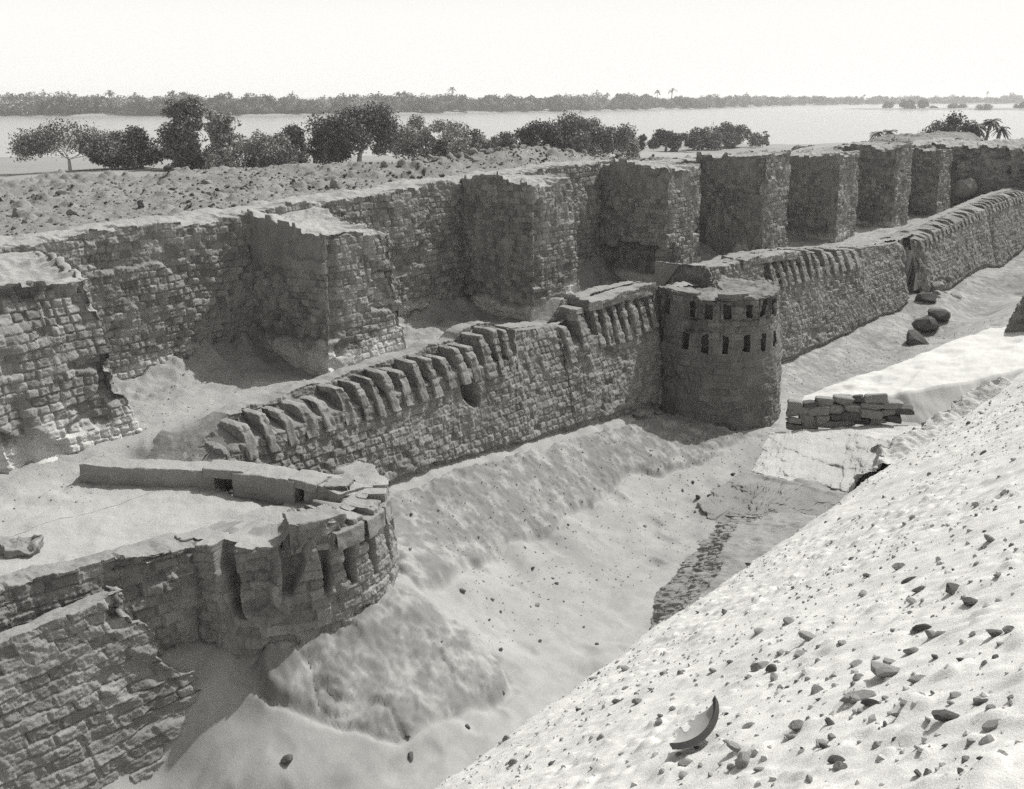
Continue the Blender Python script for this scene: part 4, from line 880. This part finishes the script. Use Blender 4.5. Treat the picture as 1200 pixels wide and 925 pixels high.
NT = [
 (72, 214, 100, 112, 149, 'acacia', 'open acacia standing apart against the river, far left', dict(n=3600, mat=M_LEAFM, bark=M_BARKP, trunk=.16, leaf=.17)),
 (158, 212, 104, 104, 143, 'bush', 'broad dark bushy tree just left of the tall tree', dict(n=7500)),
 (212, 208, 102, 62, 117, 'poplar', 'tallest tree on the near bank, narrow with a sunlit right side', dict(n=6500, mat=M_LEAFM)),
 (258, 208, 101, 54, 134, 'poplar', 'pale feathery tree right of the tallest one', dict(n=4600, mat=M_LEAFP)),
 (300, 210, 103, 66, 152, 'bush', 'low grey shrub right of the pale feathery tree', dict(n=4200, mat=M_LEAFP, cat='shrub', name='shrub')),
 (330, 212, 97, 40, 165, 'bush', 'small grey shrub below the dark tree with white trunk', dict(n=2600, mat=M_LEAFM, cat='shrub', name='shrub')),
 (366, 210, 106, 76, 147, 'bush', 'dark dense tree left of the spreading acacia', dict(n=6200, bark=M_BARKP)),
 (420, 206, 108, 112, 128, 'acacia', 'spreading dark acacia with a pale forked trunk', dict(n=7000, bark=M_BARKP, trunk=.26)),
 (495, 205, 112, 96, 140, 'bush', 'wide pale green tree right of the spreading acacia', dict(n=7000, mat=M_LEAFP)),
 (565, 200, 115, 84, 152, 'bush', 'low grey bush in the middle of the bank', dict(n=5200, mat=M_LEAFM, cat='shrub', name='shrub')),
 (628, 196, 118, 64, 145, 'bush', 'dark rounded bush behind the rubble heap', dict(n=5600, cat='shrub', name='shrub')),
 (670, 192, 122, 54, 137, 'bush', 'mid grey bush between the dark one and the windblown tree', dict(n=4600, mat=M_LEAFM)),
 (712, 190, 126, 50, 133, 'bush', 'windblown tree at the right end of the central clump', dict(n=4200, mat=M_LEAFM)),
 (738, 182, 130, 20, 156, 'bush', 'thin small shrub at the right foot of the windblown tree', dict(n=700, mat=M_LEAFP, cat='shrub', name='shrub', trunk=.08)),
 (782, 170, 176, 58, 151, 'bush', 'low flat dark bush on the pale river spit', dict(n=3600, cat='shrub', name='shrub', leaf=.26)),
 (826, 168, 182, 30, 147, 'bush', 'ragged bush between the flat one and the wide one', dict(n=1800, mat=M_LEAFM, cat='shrub', name='shrub', leaf=.28)),
 (864, 166, 188, 52, 142, 'bush', 'wide loose bush at the right of the spit', dict(n=3200, mat=M_LEAFM, cat='shrub', name='shrub', leaf=.28)),
 (898, 164, 192, 10, 154, 'bush', 'tiny lone bush at the right end of the spit', dict(n=240, mat=M_LEAFM, cat='shrub', name='shrub', leaf=.28, trunk=.06)),
 (1122, 166, 120, 50, 135, 'bush', 'dense dark bush left of the palms behind the far end of the wall', dict(n=3800)),
]
for i, (x, yb, D, wp, yt, kd, lab, kw) in enumerate(NT): tree(x, yb, D, wp, yt, kd, lab, 2000+i*7, **kw)
def palm(x, D, ytop, label, seed, wp=26, ybase=None, group=None, z0=None):
    X = (x-CX)/1250*D; u_, w_ = vd(X, D); gz = float(far_z(np.array([u_]), np.array([w_]))[0]); r = np.random.default_rng(seed)
    h_ = H-(ytop-HOR)/1250*D-gz; fl = wp/1250*D*.5
    root = empty('palm_tree', u_, w_, gz); tag(root, label, 'palm', group)
    ct = (0, 0, h_-fl*.45)
    V, F = tubes([limb((0, 0, -.3), ct, .22, .14, 6, .06, r)]); obj('trunk', mesh_np('trunk', V, F, M_BARK), root)
    V, F = [], []
    for k in range(34):
        a = r.random()*6.28; el = r.uniform(-.5, 1.3); L_ = fl*(.85+.3*r.random())
        prev = None
        for i in range(7):
            t = i/6; dx = L_*t*math.cos(el*(1-t*.5)); dz = L_*(t*math.sin(el)-.75*t*t)
            wdt = (.03+.085*math.sin(math.pi*min(1, t*.9+.08)))*fl/1.2
            p = np.array([dx*math.cos(a), dx*math.sin(a), ct[2]+dz]); sd = np.array([-math.sin(a), math.cos(a), 0])*wdt
            b0 = len(V); V += [p-sd+np.array([0, 0, -.08]), p, p+sd+np.array([0, 0, -.08])]
            if prev is not None: F += [(prev, prev+1, b0+1, b0), (prev+1, prev+2, b0+2, b0+1)]
            prev = b0
    obj('crown', mesh_np('crown', np.array(V), F, M_LEAF, smooth=False), root)
palm(1033, 150, 151, 'left of the two small palms by the water', 3001, 20); palm(1047, 152, 149, 'right and taller of the two small palms by the water', 3002, 22)
palm(1149, 118, 140, 'low bushy palm right of the dense dark bush', 3003, 30); palm(1166, 118, 136, 'tall single palm near the right edge', 3004, 26); palm(1178, 117, 145, 'small palm right of the tall single one', 3005, 22)
# the line of trees on the far bank
FV = []
for k in range(8):
    r = np.random.default_rng(4000+k); cs, rs_ = [], []
    wd = r.uniform(13, 20); h_ = r.uniform(9, 14)
    for i in range(16):
        q = r.random()**.5; a = r.random()*6.28; cs.append((q*wd*.45*math.cos(a), q*wd*.45*math.sin(a), h_*(.15+.65*r.random()*(1-.5*q)))); rs_.append(wd*(.13+.09*r.random()))
    V, F = leaves(cs, rs_, 2600, .7, 4100+k, .4); V[:, 2] = np.maximum(V[:, 2], 0)
    FV.append(mesh_np('far_tree', V, F, [M_LEAF, M_LEAFM, M_LEAFP, M_LEAFM][k % 4], smooth=False))
for k in range(2):
    r = np.random.default_rng(4050+k); V, F = tubes([limb((0, 0, -.5), (.5, 0, 11+k), .35, .25, 6, .05, r)], 5); V = list(map(tuple, V)); F = list(F)
    for j in range(26):
        a = r.random()*6.28; el = r.uniform(-.5, 1.2); prev = None
        for i in range(5):
            t = i/4; L_ = 3.4; dx = L_*t*math.cos(el); dz = L_*(t*math.sin(el)-.5*t*t); wdt = .1+.45*math.sin(math.pi*min(1, t*.9+.08)); b0 = len(V)
            for sgn in (-1, 1): V.append((.5+dx*math.cos(a)-sgn*math.sin(a)*wdt, dx*math.sin(a)+sgn*math.cos(a)*wdt, 11+k+dz))
            if prev is not None: F.append((prev, prev+1, b0+1, b0))
            prev = b0
    FV.append(mesh_np('far_palm', np.array(V), F, M_LEAFM, smooth=False))
GF = 'trees along the far bank'
nT = 262
def far_tree(X, Y, s, k, lab, grp):
    u_, w_ = vd(X, Y); o = link(bpy.data.objects.new('palm_tree' if k >= 8 else 'tree', FV[k]))
    s0 = Y-far_shore(X); z = RIV-1.2+2.2*float(sm(-6, 14, s0))+.9*float(sm(20, 90, s0)); 
    if 'island' in grp: z = RIV+.8
    o.location = (u_, -w_, z-.3); o.scale = (s*(.9+.3*rng.random()), s*(.9+.3*rng.random()), s*(.8+.35*rng.random())); o.rotation_euler = (0, 0, rng.random()*6.28); tag(o, lab, 'palm' if k >= 8 else 'tree', grp)
for i in range(nT):
    ang = -30+62*(i+rng.random()*.9)/nT; X = None
    for Yt in np.linspace(500, 1700, 400):
        if Yt > far_shore(Yt*math.tan(R(ang)))+4: break
    Y = Yt+8+30*rng.random()**1.5; X = Y*math.tan(R(ang))
    k = int(rng.integers(10)) if rng.random() < .4 else int(rng.integers(8))
    far_tree(X, Y, .85+.35*rng.random(), k, 'distant leafy tree in the hazy row across the river' if k < 8 else 'distant palm in the hazy row across the river', GF if k < 8 else 'palms along the far bank')
for i in range(30):
    X = 320+320*rng.random(); far_tree(X, 900+22*rng.normal()*.5, (.35+.3*rng.random()), int(rng.integers(8)), 'low distant tree on the river island at the right', 'trees on the island')
for i in range(2): far_tree(330+14*i, 890, .8, 0, 'dark bush at the left tip of the river island', 'bushes at the island tip')
# ================================================================== AIR, SKY, SUN, CAMERA
bm = bmesh.new(); bmesh.ops.create_cube(bm, size=1); me = bpy.data.meshes.new('haze'); bm.to_mesh(me); bm.free()
hz = obj('haze', me); hx, hy = vd(400, 2400); hz.location = (hx, -hy, 5.0); hz.scale = (7600, 7600, 27); hz.rotation_euler = (0, 0, HEAD); hz['kind'] = 'stuff'; hz['label'] = 'pale heat haze over the river plain'
m = bpy.data.materials.new('haze_air'); m.use_nodes = True; nt = m.node_tree; nt.nodes.clear()
pv = nt.nodes.new('ShaderNodeVolumePrincipled'); pv.inputs['Color'].default_value = (.97, .97, .96, 1); pv.inputs['Density'].default_value = .00034; pv.inputs['Anisotropy'].default_value = .2
out = nt.nodes.new('ShaderNodeOutputMaterial'); nt.links.new(pv.outputs[0], out.inputs['Volume']); me.materials.append(m)
AZ, EL = 48, 54
su_, sw_ = math.sin(R(AZ))*SA+math.cos(R(AZ))*CA, math.sin(R(AZ))*CA-math.cos(R(AZ))*SA
sd = Vector((su_*math.cos(R(EL)), -sw_*math.cos(R(EL)), math.sin(R(EL))))
sun = bpy.data.lights.new('sun', 'SUN'); sun.energy = 3.6; sun.angle = R(.53); sun.color = (1, .985, .955)
so = link(bpy.data.objects.new('sun', sun)); so.rotation_euler = sd.to_track_quat('Z', 'Y').to_euler(); so.location = (0, 0, 60)
wld = bpy.data.worlds.new('World'); scene.world = wld; wld.use_nodes = True; nt = wld.node_tree; bg = nt.nodes['Background']
sky = nt.nodes.new('ShaderNodeTexSky'); sky.sky_type = 'NISHITA'; sky.sun_disc = False; sky.sun_elevation = R(EL); sky.sun_rotation = math.atan2(sd.x, sd.y); sky.dust_density = 4.0; sky.air_density = 1.0
bw = nt.nodes.new('ShaderNodeRGBToBW'); nt.links.new(sky.outputs[0], bw.inputs[0])
tcw = nt.nodes.new('ShaderNodeTexCoord'); sx = nt.nodes.new('ShaderNodeSeparateXYZ'); nt.links.new(tcw.outputs['Generated'], sx.inputs[0])
mr = nt.nodes.new('ShaderNodeMapRange'); mr.interpolation_type = 'SMOOTHSTEP'; nt.links.new(sx.outputs['Z'], mr.inputs['Value'])
mr.inputs['From Min'].default_value = .06; mr.inputs['From Max'].default_value = .22; mr.inputs['To Min'].default_value = 1; mr.inputs['To Max'].default_value = 0
mxs = nt.nodes.new('ShaderNodeMix'); mxs.data_type = 'FLOAT'; nt.links.new(mr.outputs[0], mxs.inputs['Factor']); nt.links.new(bw.outputs[0], mxs.inputs['A']); mxs.inputs['B'].default_value = 7.0   # bright dusty band low over the plain
cb = nt.nodes.new('ShaderNodeVectorMath'); cb.operation = 'SCALE'; cb.inputs[0].default_value = (1.0, .992, .965); nt.links.new(mxs.outputs['Result'], cb.inputs['Scale'])
nt.links.new(cb.outputs[0], bg.inputs['Color']); bg.inputs['Strength'].default_value = .12
cam = bpy.data.cameras.new('camera'); co = link(bpy.data.objects.new('camera', cam)); scene.camera = co
cam.sensor_width = 36; cam.lens = 36*FPX/1200; cam.clip_start = .1; cam.clip_end = 20000
co.location = (CU, -CW, H); co.rotation_euler = (math.pi/2-TH, 0, HEAD-math.pi/2)
vs = scene.view_settings; vs.view_transform = 'Standard'; vs.look = 'None'; vs.exposure = 0.25; vs.gamma = 1; vs.use_curve_mapping = False
scene.cycles.volume_bounces = 1; scene.cycles.max_bounces = 6; scene.cycles.diffuse_bounces = 3
try: scene.cycles.use_denoising = False
except Exception: pass
